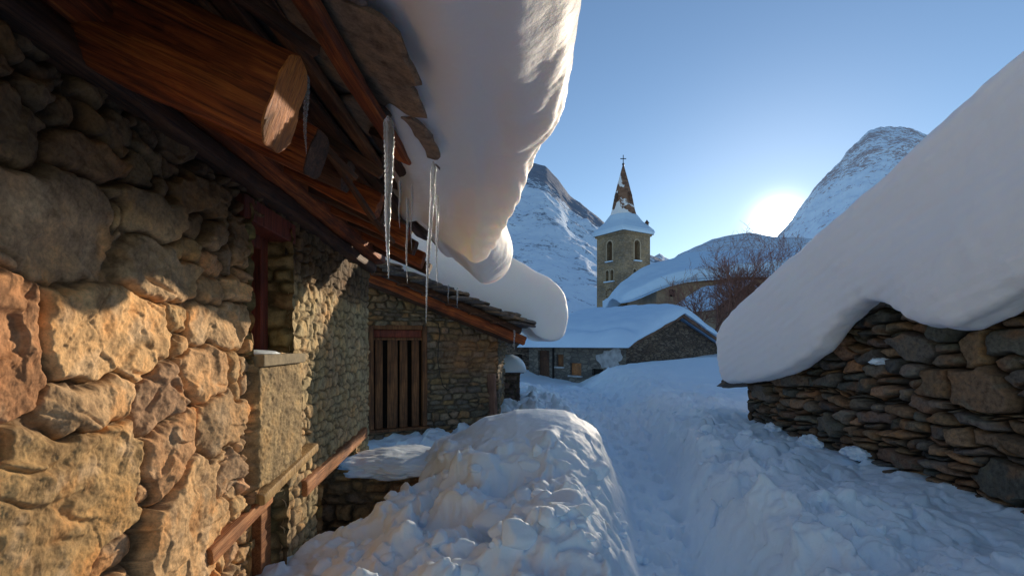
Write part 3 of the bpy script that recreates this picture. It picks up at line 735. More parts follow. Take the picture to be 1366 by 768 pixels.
hh = hh + .012 * ridged(Au * 7, Bv * 14, 0 * Au, 4, 26) * prof + .008 * fbm(Au * 20, Bv * 34, 0 * Au, 4, 27)
cc = pal(ID, len(SR['cu']), PALR, 9, var=.3)
gr = sst(.12, .35, fbm(Au * 4, Bv * 5, 0 * Au, 4, 28))[..., None]; cc = cc * (1 - gr * .5) + np.array([.17, .185, .15]) * gr * .5
rs = sst(.12, .4, fbm(Au * 3, Bv * 4, 0 * Au + 5, 4, 29))[..., None]; cc = cc * (1 - rs * .5) + np.array([.26, .13, .06]) * rs * .5
mo = sst(.55, .1, prof)[..., None]; cc = cc * (1 - mo) + np.array([.03, .025, .02]) * mo
def rtop(Y): return -.56 + .33 * (7.75 - Y) + .02
P = np.stack([XR - hh, Au, Bv + CZ], -1)
keep = (Bv <= rtop(Au) + .03)[:-1, :-1]
bag = Bag(); bag.addq(P.reshape(-1, 3), gridfaces(len(ys), len(zs), keep)[:, ::-1], cc.reshape(-1, 3))
# end wall facing away down the lane
us = np.linspace(-.03, 5, 180); vs = np.linspace(-1.9, -.5, 90); A2, B2 = np.meshgrid(us, vs, indexing='ij')
SE = jitter_seeds(-.2, 5.2, -2, -.4, .14, .34, 44); h3, I3, p3, _ = stone_field(A2, B2, SE, .02, .06, .03, 5, 45, .04, .15)
c3 = pal(I3, len(SE['cu']), PALR, 10) * (.3 + .7 * p3)[..., None]
bag.addq(np.stack([XR + A2, 7.75 + h3, B2 + CZ], -1).reshape(-1, 3), gridfaces(180, 90), c3.reshape(-1, 3))
bag.buildq('wall', M_RWALL, barn)
b = Bag(); b.add([(3.68, -2.2, rtop(-2.2) - .02 + CZ), (9, -2.2, rtop(-2.2) - .02 + CZ), (9, 7.9, rtop(7.9) - .02 + CZ), (3.68, 7.9, rtop(7.9) - .02 + CZ), (3.68, -2.2, rtop(-2.2) + .03 + CZ), (9, -2.2, rtop(-2.2) + .03 + CZ), (9, 7.9, rtop(7.9) + .03 + CZ), (3.68, 7.9, rtop(7.9) + .03 + CZ)],
                 [[3, 2, 1, 0], [4, 5, 6, 7], [0, 1, 5, 4], [1, 2, 6, 5], [2, 3, 7, 6], [3, 0, 4, 7]], (.1, .08, .07)); b.build('roof', M_SLATE, barn)
bag = Bag(); rg = np.random.default_rng(18)
y = -2.0; k = 0
while y < 8.1:
    w = rg.uniform(.30, .6)
    for lay in range(3):
        prj = .27 if y > 6.6 else .10
        x = XR + .16 - prj + rg.uniform(-.05, .05) + lay * .05; z = rtop(y) + .0 + .032 * lay
        slate_mesh(bag, (x, y + rg.uniform(-.08, .08), z + CZ), .55, w * 1.25, rg.uniform(.02, .036), axes((1, 0, 0), (0, 1, -.30), rg, .05), 900 + k * 5 + lay)
    y += w * .7; k += 1
for k in range(12):
    slate_mesh(bag, (3.5 + k * .4, 7.85, rtop(7.9) + CZ + .01 * (k % 3)), .55, .55, .03, axes((1, 0, 0), (0, 1, -.30), rg, .05), 1200 + k)
bag.build('roof_slates', M_SLATE, barn, smooth=False)

# slab of snow on it
def interp(x, xs, ys_): return float(np.interp(x, xs, ys_))
secs = []
for Y in (7.80, 7.76, 7.6, 7.2, 6.8, 6.3, 5.9, 5.6, 5.39, 5.2, 5.05, 4.91, 4.8, 4.7, 4.55, 4.38, 4.18, 3.98, 3.8, 3.66, 3.43, 3.25, 3.0, 2.5, 1.8, .9, -.3, -1.6, -1.7):
    t = .34 + .325 * (7.73 - Y) + (-.04 if Y > 7.5 else 0)
    bz = interp(Y, [-2, 1.8, 2.6, 3.0, 3.25, 3.43, 3.66, 3.98, 4.38, 4.70, 4.91, 5.20, 5.39, 5.89, 6.79, 7.73, 7.9], [2.0, 1.0, .65, .45, .33, .25, .17, .20, .37, .40, .29, .11, -.04, -.26, -.47, -.58, -.58])
    sh = {7.80: .0, 7.76: .0, -1.7: .3}.get(Y, 0)
    e = .5 if Y > 7.78 else (.86 if Y > 7.7 else 1.); m_ = (t + bz) / 2
    zz = lambda z: m_ + (z - m_) * e
    rt = rtop(min(Y, 7.8)) + .08
    bo = min(bz + .10, rt)
    xi = 3.12 + .10 * (1 - e)
    secs.append([(9, Y, rt), (4.5, Y, rt), (3.62, Y, rt - .01), (3.42, Y, max(bo, bz) if bz > rt else zz(bz + .03)), (3.25, Y, zz(bz)), (xi + .03, Y, zz(bz + .07)), (xi - .03, Y, zz(bz + (t - bz) * .35)), (xi - .02, Y, zz(bz + (t - bz) * .62)), (xi, Y, zz(t - .14)), (xi + .05, Y, zz(t - .03)), (xi + .22, Y, zz(t)), (4.2, Y, zz(t) + .06), (6, Y, zz(t) + .1), (9, Y, zz(t) + .1)])
def bd(S):
    y, z = S[..., 1], S[..., 2]
    r = (y + z * 1.2)
    q_ = (z - .33 * (7.7 - y)) + .1 * pn(y * .7, z * .7, 0 * y, 41)
    return .010 * ridged(q_ * 5, y * .35, 0 * y, 3, 42) + .004 * np.sin(q_ * 60 + 3 * pn(y * 1.3, z * 2, 0 * y, 43)) + .05 * pn(y * .55, z * .9 + y * .35, 0 * y, 31) + .035 * np.sin(1.9 * (z - .36 * (7.7 - y)) * 2.2 + 1.2 * pn(y * .6, z * .6, 0 * y, 33)) + .02 * fbm(y * 2.5, z * 2.5, S[..., 0] * 2.5, 5, 35) + .012 * sst(.55, .0, z - (.34 + .325 * (7.73 - y)) + 1.1) * fbm(y * 5, z * 5, S[..., 0] * 5, 4, 36)
o = loft('roof_snow', secs, 240, 420, M_RSNOW, .02, 2.2, 12, dispfn=bd)
tag(o, 'steep thick snow slab overhanging the dry stone barn wall on the right', 'snow')

# =================================================================== GROUND SNOW
def gz(X, Y):
    xc = np.interp(Y, [0, 3.5, 5.5, 7.8, 10, 12.8, 16, 18, 24], [.7, 1.10, 1.50, 1.80, 1.95, 2.0, 1.9, 1.5, .4])
    floor = np.interp(Y, [0, 3.5, 8, 13, 18, 22], [-1.62, -1.6, -1.60, -1.52, -1.45, -1.40])
    hw = np.interp(Y, [0, 4, 6, 9, 12, 18, 24], [.24, .24, .27, .35, .5, .9, 1.5])
    d = X - xc
    # right bank and field
    rb = np.interp(Y, [0, 3.5, 5, 7.5, 9, 12, 15, 18, 22, 26], [-1.17, -1.17, -1.18, -1.15, -1.10, -1.05, -.92, -.72, -.68, -.7])
    rb = rb + .10 * np.exp(-((d - .9) / .5) ** 2) * sst(9, 6, Y) - .05 * np.exp(-((X - 3.2) / .4) ** 2) * sst(8, 7, Y)
    rb = rb + .26 * np.exp(-(((X - 7.2) / 2.6) ** 2 + ((Y - 18.2) / 2.4) ** 2)) + .15 * np.exp(-(((X - 4.5) / 1.7) ** 2 + ((Y - 15) / 1.6) ** 2))
    r = floor + (rb - floor) * sst(hw * .7, hw + .30 + .055 * Y * (Y > 8), d)
    # left side
    lb = np.interp(Y, [0, 5.5, 7, 9, 12, 16, 19, 22], [-1.50, -1.42, -1.3, -1.12, -1.1, -1.22, -1.3, -1.3])
    hx = np.interp(X, [-2.2, -1.5, -1.2, -.95, -.75, -.6, -.25, .05, .25, .50, .8, 1.09, 1.3, 1.6], [-.1, -.1, -.08, .0, .35, .56, .74, .80, .78, .70, .52, .27, .05, 0.])
    hx = hx + sst(4.5, 4.9, Y) * np.interp(X, [-2, -1.4, -1.0, -.8, -.6], [.1, .33, .36, .15, 0])
    hx2 = np.interp(X, [-1.5, -1.2, -.9, -.5, .2, .7, 1.0], [.08, .14, .25, .34, .38, .25, 0])
    fy = np.where(Y < 4.9, np.exp(-((Y - 4.9) / 1.45) ** 2) * .80 + .20 * sst(1.2, 4.5, Y), np.exp(-((Y - 4.9) / .95) ** 2))
    alc = 0 * X
    lft = lb + np.maximum(hx * fy, hx2 * sst(5, 3.8, Y) * sst(1.2, 2.6, Y))
    lft = lft - .42 * sst(-.85, -1.1, X) * sst(3.5, 3.9, Y) * sst(5.2, 4.6, Y)
    lft = lft * sst(-7, -3, X) + (1 - sst(-7, -3, X)) * -1.2 + 0
    nearb = np.interp(Y, [0, 2, 3.5, 6, 9], [.25, .18, .12, .1, .0]) * np.exp(-((d + .75) / .35) ** 2)
    lft = lft + nearb * sst(-1.4, -.2, X)
    l = floor + (lft - floor) * sst(hw * .7, hw + .34 + .04 * Y * (Y > 8), -d)
    z = np.where(d > 0, r, l)
    z = z - .85 * np.exp(-(((X - 2.2) / 1.9) ** 2 + ((Y - 21.3) / 2.6) ** 2)) * (z > -1.45)
    z = np.where((X < -.8) & (Y < 6), z, np.maximum(z, -1.62))
    # village and hill rising behind
    vz = np.interp(Y, [0, 22, 30, 42, 60, 90, 150, 400, 1500], [0, 0, .9, 2.2, 3.2, 4, 6, 10, 20])
    return z + vz, d, hw
_pr = np.random.default_rng(3); PRN = []
for k in range(64):
    y = 2.4 + k * .30 + _pr.uniform(-.06, .06); xc = float(np.interp(y, [0, 3.5, 5.5, 7.8, 10, 12.8, 16, 18, 24], [.7, 1.10, 1.50, 1.80, 1.95, 2.0, 1.9, 1.5, .4]))
    PRN.append((xc + (-.11 if k % 2 else .11) * (1 + .04 * y) + _pr.uniform(-.05, .05), y, _pr.uniform(-.3, .3), _pr.uniform(.6, 1.)))
def prints(X, Y):
    o = np.zeros(X.shape)
    for (px_, py_, a, s_) in PRN:
        m = (np.abs(X - px_) < .3) & (np.abs(Y - py_) < .4)
        if not m.any(): continue
        dx, dy = X[m] - px_, Y[m] - py_; u = dx * math.cos(a) - dy * math.sin(a); v = dx * math.sin(a) + dy * math.cos(a)
        q = np.sqrt((u / .065) ** 2 + (v / .16) ** 2)
        o[m] += s_ * (.13 * sst(1.15, .75, q) - .018 * np.exp(-((q - 1.35) / .25) ** 2))
    return o
def ground(X, Y):
    z, d, hw = gz(X, Y)
    nearw = sst(16, 8, Y)
    dl = np.abs(d)
    bank = sst(hw * .8, hw + .15, dl)
    # smooth wind-polished back of the hump
    sm = np.exp(-(((X - .25) / 1.0) ** 2 + ((Y - 5.15) / 1.2) ** 2) ** 3) * (X < 1.3)
    chunky = bank * nearw * (1 - sm) * sst(-2.2, -.6, X + (Y < 2) * 0)
    right = (d > 0)
    chunky = chunky * np.where(right, np.exp(-((dl - .75) / .85) ** 2) * .7 + .3, 1.0)
    wx = X + .08 * fbm(X * 3, Y * 3, 0 * X, 3, 5); wy = Y + .08 * fbm(X * 3 + 9, Y * 3, 0 * X, 3, 6)
    c1, e1 = cells(wx, wy, .34, 3); c2, e2 = cells(wx, wy, .15, 4); c3, e3 = cells(wx, wy, .065, 7)
    lump = .17 * (c1 - .5) * sst(0, .22, e1) + .05 * (c2 - .5) * sst(0, .3, e2) + .012 * (c3 - .5) * sst(0, .35, e3) - .02 * sst(.12, 0, e1)
    lump = lump + .13 * fbm(X * 2.2, Y * 2.2, 0 * X, 4, 11) + .05 * ridged(X * 3.4, Y * 3.4, 0 * X, 4, 12)
    z = z + lump * chunky + chunky * .05 * (np.abs(fbm(wx * 3.2, wy * 3.2, 0 * X, 4, 55)) * 2 - .5)
    # trodden path
    tr = (1 - bank) * sst(22, 14, Y)
    z = z + tr * (.045 * fbm(X * 5, Y * 4, 0 * X, 5, 13, .6) + .03 * (cells(wx, wy, .13, 9)[0] - .5))
    z = z - prints(X, Y)
    side = sst(.1, .5, bank) * sst(1, .6, bank) * nearw
    z = z + side * .05 * ridged(X * 4, Y * 4, 0 * X, 4, 15)
    # everything: soft drift undulation; broken field in the middle distance
    midw = sst(7.5, 10, Y) * sst(24, 17, Y) * np.exp(-((d + .3) / (1.0 + .12 * Y)) ** 2)
    z = z + midw * (.16 * fbm(X * 1.5, Y * .9, 0 * X, 4, 16) + .11 * (cells(wx, wy, .42, 19)[0] - .5) + .05 * (c2 - .5))
    z = z + (.05 * fbm(X * .6, Y * .6, 0 * X, 3, 17) + .008 * fbm(X * 9, Y * 9, 0 * X, 3, 18)) * sst(60, 20, Y)
    return z
Yr = np.concatenate([np.linspace(-3, .9, 30)[:-1], np.geomspace(.9, 30, 760), np.geomspace(30.5, 2600, 70)])
tc = np.concatenate([np.linspace(-9, -1.2, 50)[:-1], np.linspace(-1.2, 1.25, 820), np.linspace(1.27, 9, 50)])
Yg, Tg = np.meshgrid(Yr, tc, indexing='ij'); Xg = Tg * np.maximum(Yg, .9)
Z = ground(Xg, Yg)
# keep drifts out of the two houses
nw = sst(12, 7, Yg) * sst(.25, .45, np.abs(gz(Xg, Yg)[1]))
Xg = Xg + nw * .055 * fbm(Xg * 3.5, Yg * 3.5, Z * 7, 4, 71); Yg = Yg + nw * .05 * fbm(Xg * 3.5, Yg * 3.5, Z * 7 + 9, 4, 72)
V = np.stack([Xg, Yg, Z + CZ], -1).reshape(-1, 3)
g = build('snow_ground', V, gridfaces(len(Yr), len(tc))[:, ::-1] if False else gridfaces(len(Yr), len(tc)), M_SNOW, local=Matrix.Identity(4))
struct(g)
# broken blocks of ploughed snow lying on the banks
def gzs(x, y): return float(ground(np.array([x]), np.array([y]))[0])
import bmesh
bm = bmesh.new(); bmesh.ops.create_icosphere(bm, subdivisions=4, radius=1); bm.verts.ensure_lookup_table()
IV = np.array([v.co[:] for v in bm.verts]); IF = np.array([[v.index for v in f.verts] for f in bm.faces]); bm.free()
Vs, Fs, off = [], [], 0; rg = np.random.default_rng(21)
def chunk(x, y, r, z=None, sink=.25):
    global off
    v = IV.copy(); s = rg.integers(1000)
    m = 9 + int(rg.integers(5)); nn_ = rg.normal(size=(m, 3)); nn_ /= np.linalg.norm(nn_, axis=1, keepdims=True); dd = rg.uniform(.55, .9, m)
    q = v @ nn_.T; k = np.where(q > 1e-3, dd / np.maximum(q, 1e-3), 9).min(1); k = np.minimum(k, 1.)
    v = v * k[:, None]
    v = v * (1 + .07 * fbm(v[:, 0] * 2.2 + s, v[:, 1] * 2.2, v[:, 2] * 2.2, 4, 5) + .05 * fbm(v[:, 0] * 8 + s, v[:, 1] * 8, v[:, 2] * 8, 3, 5))[:, None]
    v = v * r * rg.uniform([.7, .7, .4], [1.35, 1.35, .95])
    if z is None: z = gzs(x, y)
    Vs.append(v + np.array([x, y, z + CZ + r * sink])); Fs.append(IF + off); off += len(v)
for k in range(95):      # left heap
    y = rg.uniform(2.2, 4.35); x = rg.uniform(-1.15, .95 + (y - 3) * .12)
    if ((x - .25) / 1.) ** 2 + ((y - 5.0) / 1.1) ** 2 < 1: continue
    chunk(x, y, rg.choice([.025, .045, .07, .10, .14], p=[.35, .33, .2, .09, .03]), sink=.1)
for k in range(34):       # right bank shoulder
    y = rg.uniform(2.4, 8.5); x = np.interp(y, [0, 3.5, 5.5, 7.8, 10], [.7, 1.1, 1.5, 1.8, 1.95]) + rg.uniform(.42, 1.3)
    if x > 3.3: continue
    chunk(x, y, rg.choice([.025, .04, .06, .09], p=[.4, .3, .2, .1]))
for (px, py, Y, r) in [(508, 735, 3.3, .10), (470, 752, 3.3, .09), (540, 700, 3.5, .085), (440, 760, 3.35, .07), (560, 760, 3.0, .08), (600, 745, 3.0, .09)]:
    chunk((px - 683) / F * Y, Y, r, (460 - py) / F * Y, 0)
o = build('snow_rubble', np.concatenate(Vs), np.concatenate(Fs), M_SNOW, local=Matrix.Identity(4)); o['kind'] = 'structure'

# snow-capped stone step below the shutter
step = thing('stone_step', (-1.2, 4.8, -.2), 'low rubble stone block below the slatted shutter, half under snow', 'stone block')
bag = Bag(); S5 = jitter_seeds(-.2, 1.3, -2.1, -.9, .12, .2, 51)
gen_wall(bag, np.array([-1.80, 4.62]), np.array([1., 0]), np.array([0, -1.]), 1.06, -2.05, -1.13, 150, 170, S5, dict(gap=.02, depth=.05, warp=.03, wf=7, prot=.04, tilt=.2), [(.24, .19, .12), (.19, .17, .13), (.28, .2, .11)], 52, rough=.02)
gen_wall(bag, np.array([-.74, 4.62]), np.array([0., 1]), np.array([1., 0]), .9, -2.05, -1.13, 150, 170, S5, dict(gap=.02, depth=.05, warp=.03, wf=7, prot=.04, tilt=.2), [(.24, .19, .12), (.19, .17, .13), (.28, .2, .11)], 53, rough=.02)
bag.buildq('body', M_LWALL, step)
o = lobe('snow_patch', (-1.10, 5.02, -1.14), (.58, .52, .11), 9, M_SNOW, 'thin snow cap on the rubble block under the slatted shutter', amp=.25)
o = lobe('snow_patch', (WX(3.0) - .12, 2.98, -.05), (.15, .22, .022), 12, M_SNOW, 'thin frost snow on the little window sill of the boulder wall', amp=.1)
# small snow patches caught on ledges of the barn wall
for k, (px, py, r) in enumerate([(1085, 590, .15), (1145, 604, .12), (1035, 570, .10), (1180, 482, .06)]):
    Y = XR * F / (px - 683); z = (460 - py) / F * Y
    lobe('snow_patch', (XR - .03, Y, z), (.10, r * 1.3, r * .55), 60 + k, M_SNOW, ['ragged snow patch low on the barn wall, biggest one near bank', 'small snow patch at foot of the barn wall right of the biggest patch', 'snow patch at the far low corner of the barn wall', 'thin snow sliver on a stone ledge high in the barn wall', 'tiny snow fleck on far end of the barn wall above the corner patch'][k], amp=.55, n=60, fr=1.7)

# =================================================================== LOW SHED at the lane bend
shed = thing('stone_shed', (-.1, 10.2, .2), 'tiny square stone shed with cushion of snow behind the slatted-shutter house', 'shed')
bag = Bag(); S6 = jitter_seeds(-.2, 2, -1.9, 0, .1, .22, 61)
P6 = [(.17, .12, .10), (.13, .10, .09), (.21, .15, .11)]
gen_wall(bag, np.array([-.9, 10.]), np.array([1., 0]), np.array([0, -1.]), 1.05, -1.9, -.54, 90, 110, S6, dict(gap=.015, depth=.03, warp=.02, wf=8, prot=.02, tilt=.1), P6, 62)
gen_wall(bag, np.array([.15, 10.]), np.array([0., 1]), np.array([1., 0]), 1.0, -1.9, -.54, 90, 110, S6, dict(gap=.015, depth=.03, warp=.02, wf=8, prot=.02, tilt=.1), P6, 63)
bag.buildq('wall', M_BACK, shed)
b = Bag(); b.box((-.37, 10.5, -.52 + CZ), (1.2, 1.15, .05), 0, (.1, .08, .07)); b.build('roof', M_SLATE, shed)
def pad(name, cx, cy, z0, sx, sy, h, mat, label, seed=1, rz=0, pw=3.5, amp=.05, n=70, fr=1.2, cat='snow', slope=None):
    a = np.sin(np.linspace(-1, 1, n) * math.pi / 2); A_, B_ = np.meshgrid(a, a, indexing='ij')
    k = np.maximum(0, 1 - np.abs(A_) ** pw) ** (1 / 2.2) * np.maximum(0, 1 - np.abs(B_) ** pw) ** (1 / 2.2)
    x = A_ * sx / 2; y_ = B_ * sy / 2
    base = z0 + (slope(x, y_) if slope else 0 * x)
    top = base + h * k * (1 + .35 * fbm(x * fr, y_ * fr, 0 * x, 3, seed)) + amp * k * fbm(x * 3 * fr, y_ * 3 * fr, 0 * x, 3, seed + 1)
    cs, sn = math.cos(rz), math.sin(rz)
    def W(z): return np.stack([cx + x * cs - y_ * sn, cy + x * sn + y_ * cs, z + CZ], -1).reshape(-1, 3)
    o = build(name, np.concatenate([W(top), W(base - .03 * (k > 0))]), np.concatenate([gridfaces(n, n)[:, ::-1], gridfaces(n, n) + n * n]), mat)
    return tag(o, label, cat)
pad('roof_snow', -.37, 10.5, -.50, 1.3, 1.25, .26, M_SNOW, 'rounded snow cushion on the tiny shed at the lane bend', 3)

# =================================================================== walls with real openings (village)
def opening_wall(bag, o, U, outer, holes, Nn, dep=.25, col=(.3, .25, .2), back=True, backbag=None):
    """outer, holes: 2-d outlines (u,z);  openings get reveals"""
    o = Vector(o); U = Vector(U); Nn = Vector(Nn)
    to = lambda p, d=0.: list(o + U * p[0] + Vector((0, 0, p[1])) + Nn * d)
    polys = [[Vector((p[0], p[1], 0)) for p in pl] for pl in [outer] + holes]
    flat = [p for pl in [outer] + holes for p in pl]
    tri = tessellate_polygon(polys)
    V = [to(p) for p in flat]; Fl = []
    for t in tri:
        a, b_, c_ = [Vector(V[i]) for i in t]
        Fl.append(list(t) if (b_ - a).cross(c_ - a).dot(Nn) > 0 else list(t)[::-1])
    bag.add(V, Fl, col)
    for hl in holes:
        n = len(hl); V = [to(p) for p in hl] + [to(p, -dep) for p in hl]
        bag.add(V, [[k, (k + 1) % n, n + (k + 1) % n, n + k] for k in range(n)], tuple(x * .8 for x in col))
        if backbag is not None: backbag.add([to(p, -dep + .01) for p in hl], [list(range(n))])
def arch(cx, z0, w, h, n=8):
    r = w / 2; pts = [(cx - r, z0), (cx + r, z0)]
    for k in range(n + 1):
        a = math.pi * k / n; pts.append((cx + r * math.cos(a), z0 + h - r + r * math.sin(a)))
    return pts
def rect(u0, u1, z0, z1): return [(u0, z0), (u1, z0), (u1, z1), (u0, z1)]
def m_far_stone(name, c1, c2, c3, sc=2.2, asp=2.0, mort=(.12, .1, .08), bstr=.6):
    m, nt, b = newmat(name)
    v = mapping(nt, (sc, sc, sc * asp))
    nz = noise(nt, 1.2, 4, .6, v)
    ad = N(nt, 'ShaderNodeVectorMath', operation='ADD'); L(nt, v, ad.inputs[0])
    scl = N(nt, 'ShaderNodeVectorMath', operation='SCALE'); scl.inputs['Scale'].default_value = .5; L(nt, nz.outputs['Color'], scl.inputs[0]); L(nt, scl.outputs[0], ad.inputs[1])
    vo = N(nt, 'ShaderNodeTexVoronoi'); vo.inputs['Scale'].default_value = 1.0; L(nt, ad.outputs[0], vo.inputs['Vector'])
    ve = N(nt, 'ShaderNodeTexVoronoi', feature='DISTANCE_TO_EDGE'); ve.inputs['Scale'].default_value = 1.0; L(nt, ad.outputs[0], ve.inputs['Vector'])
    sep = N(nt, 'ShaderNodeSeparateColor'); L(nt, vo.outputs['Color'], sep.inputs[0])
    c = ramp(nt, sep.outputs[0], [(.0, c1), (.5, c2), (1., c3)])
    c = mix(nt, mort, c, ramp(nt, ve.outputs['Distance'], [(.02, (0, 0, 0)), (.12, (1, 1, 1))]))
    n2 = noise(nt, .6, 5, .6, mapping(nt)); c = mix(nt, c, ramp(nt, n2.outputs[0], [(.35, (.65, .65, .68)), (.65, (1.2, 1.15, 1.05))]), 1., 'MULTIPLY')
    L(nt, c, b.inputs['Base Color']); b.inputs['Roughness'].default_value = .9
    bump(nt, b, ve.outputs['Distance'], bstr, .08)
    return m
M_TOWER = m_far_stone('tower masonry', (.25, .19, .12), (.36, .27, .17), (.30, .25, .19), 2.6, 2.2, (.2, .16, .11))
M_GABLE = m_far_stone('gable rubble', (.09, .06, .045), (.17, .12, .08), (.24, .18, .13), 3.4, 3.0, (.035, .028, .025), 1.)
M_FACADE = m_far_stone('grey plastered rubble', (.10, .095, .085), (.17, .155, .13), (.22, .20, .17), 3.0, 2.0, (.09, .08, .075))
M_RENDER = m_plain('ochre lime render', (.34, .235, .145), .9, .22, 1.2)
M_PLAST = m_plain('flaking plaster', (.36, .37, .38), .9, .3, 4)
M_BARGE = m_wood('barge board', (.10, .05, .03), (.20, .11, .07), (.26, .16, .10), 1)
M_SPIRE = m_far_stone('spire tuff', (.20, .10, .06), (.27, .14, .08), (.16, .10, .075), 2.2, 2.5, (.08, .05, .04))

# ---- centre house
C0 = Vector((4.45, 20.0, 0)); ug = Vector((.77, .64, 0)).normalized(); ul = Vector((-.64, .77, 0)).normalized()
WG, LG = 7.0, 5.7
cot = thing('stone_cottage', tuple(C0 + ug * 3.5 + ul * 2.8 + Vector((0, 0, .2))), 'low gabled stone cottage with deep snow roof below the bell tower', 'cottage')
ZE, ZA = 0.02, 1.18
bag, bk = Bag(), Bag()
opening_wall(bag, C0 + Vector((0, 0, CZ)), ug, [(0, -2), (WG, -2), (WG, ZE), (WG / 2, ZA), (0, ZE)], [], ug.cross(Vector((0, 0, 1))), .2, (1, 1, 1), True, bk)
gw = bag.build('wall', M_GABLE, cot); 
bag = Bag()
hol = [rect(1.15, 1.75, -1.25, -.98), rect(2.35, 3.0, -1.3, -.78), rect(3.4, 3.85, -.95, -.42), rect(4.3, 5.05, -1.9, -.25)]
opening_wall(bag, C0 + Vector((0, 0, CZ)), ul, [(0, -2), (0, ZE), (LG, ZE + .05), (LG, -2)], hol, -ug, .18, (1, 1, 1), True, bk)
bag.build('wall', M_FACADE, cot)
def lbox(parent, name, mat, u0, u1, z0, z1, d0, d1, U=ul, Nn=-ug, O=C0):
    b = Bag(); c = O + U * (u0 + u1) / 2 + Nn * (d0 + d1) / 2 + Vector((0, 0, (z0 + z1) / 2 + CZ))
    b.box(tuple(c), (u1 - u0, abs(d1 - d0), z1 - z0), 0, None, 0, [np.array(U), np.array(Nn), np.array((0, 0, 1.))]); return b.build(name, mat, parent)
for k, hr in enumerate(hol):
    (a0, z0), _, (a1, z1), _ = hr
    if k == 3: lbox(cot, 'door', M_DARKW, a0, a1, z0, z1, -.17, -.12)
    else:
        w_ = lbox(cot, 'window', M_GAP if k == 0 else M_ORANGE if k == 1 else M_SHUT, a0, a1, z0, z1, -.17, -.12)
        if k: lbox(w_, 'sill', M_PLAST, a0 - .08, a1 + .08, z0 - .08, z0 - .01, -.05, .07)
# flaking plaster near the corner: a thin raised irregular coat
pts = []
for k in range(40):
    a = 2 * math.pi * k / 40; rr = 1 + .22 * math.sin(3 * a + 1) + .12 * math.sin(7 * a) + random.uniform(-.07, .07)
    pts.append((.75 + .62 * rr * math.cos(a), -.62 + .50 * rr * math.sin(a)))
b = Bag(); b.add([list(C0 + ul * max(.02, p[0]) - ug * .02 + Vector((0, 0, min(p[1], ZE - .03) + CZ))) for p in pts], [list(range(40))]); b.build('plaster', M_PLAST, cot)
tube('downpipe', [C0 + ul * 4.0 - ug * .06 + Vector((0, 0, CZ + z)) for z in (ZE, -.5, -1.5, -2)], .04, M_GAP, cot)
def rbeam(parent, name, p, q, w, h, mat):
    p = Vector(p); q = Vector(q); x = (q - p); ln = x.length; x.normalize(); y = Vector((0, 0, 1)).cross(x).normalized(); z = x.cross(y); b = Bag()
    b.box(tuple((p + q) / 2), (ln, w, h), 0, None, 0, [np.array(x), np.array(y), np.array(z)]); return b.build(name, mat, parent)
Z3 = Vector((0, 0, 1)); g0 = C0 - ul * .30
for (ua, za, ub, zb) in ((-.25, ZE - .04, WG / 2, ZA + .10), (WG / 2 + .01, ZA + .10, WG + .3, ZE - .04)):
    rbeam(cot, 'barge_board', g0 + ug * ua + Z3 * (za + CZ), g0 + ug * ub + Z3 * (zb + CZ), .06, .20, M_BARGE)
rbeam(cot, 'eave_board', C0 - ug * .22 - ul * .25 + Z3 * (ZE + .0 + CZ), C0 - ug * .22 + ul * (LG + .1) + Z3 * (ZE + .05 + CZ), .10, .12, M_DARKW)
b = Bag(); e0, e1 = C0 - ul * .26 - ug * .3, C0 + ul * (LG + .2) - ug * .3
r0, r1 = C0 - ul * .26 + ug * WG / 2, C0 + ul * (LG + .2) + ug * WG / 2; f0, f1 = C0 - ul * .26 + ug * (WG + .3), C0 + ul * (LG + .2) + ug * (WG + .3)
b.add([list(e0 + Z3 * (ZE + CZ + .04)), list(r0 + Z3 * (ZA + .18 + CZ)), list(f0 + Z3 * (ZE + CZ + .04)), list(e1 + Z3 * (ZE + CZ + .04)), list(r1 + Z3 * (ZA + .18 + CZ)), list(f1 + Z3 * (ZE + CZ + .04))], [[0, 1, 4, 3], [1, 2, 5, 4]])
b.build('roof', M_DARKW, cot)
def gable_snow(O, U, Vv, w, l, ze, za, ov, h, label, seed, n=110, mat=M_FSNOW, asym=0):
    a = np.sin(np.linspace(-1, 1, n) * math.pi / 2); A_, B_ = np.meshgrid(a, a, indexing='ij')
    k = np.maximum(0, 1 - np.abs(A_) ** 5) ** (1 / 2.4) * np.maximum(0, 1 - np.abs(B_) ** 7) ** (1 / 2.4)
    u = w / 2 + A_ * (w / 2 + ov); v = l / 2 + B_ * (l / 2 + ov)
    rz_ = za - (za - ze) * np.sqrt((np.abs(u - w / 2) / (w / 2)) ** 2 + .015) + .05
    rb_ = za - (za - ze) * np.abs(u - w / 2) / (w / 2) + .05
    nz = fbm(u * .7 + seed, v * .7, 0 * u, 3, seed)
    top = rb_ * (1 - k) + k * (rz_ + h * (1 + .22 * nz)) + (1 - k) * 0
    bul = .10 * h * k
    droop = -.10 * h * sst(.9, 1, np.abs(A_))
    O = np.array(O); U = np.array(U); Vv = np.array(Vv)
    eg = sst(.7, 1, np.maximum(np.abs(A_), np.abs(B_))); u = u + .16 * eg * fbm(u * .8, v * .8, 0 * u, 4, seed + 3); v = v + .16 * eg * fbm(u * .8 + 9, v * .8, 0 * u, 4, seed + 4)
    top = top + k * (.05 * fbm(u * 1.6, v * 1.6, 0 * u, 4, seed + 5) - .10 * np.exp(-((np.abs(A_) - .80 + .06 * nz) / .05) ** 2))
    def W(z, uu, vv): p = O + uu[..., None] * U + vv[..., None] * Vv; p[..., 2] = z + CZ; return p.reshape(-1, 3)
    o = build('roof_snow', np.concatenate([W(top + droop, u, v), W(rb_ - .01 + droop, u, v)]), np.concatenate([gridfaces(n, n)[:, ::-1], gridfaces(n, n) + n * n]), mat)
    return tag(o, label, 'snow')
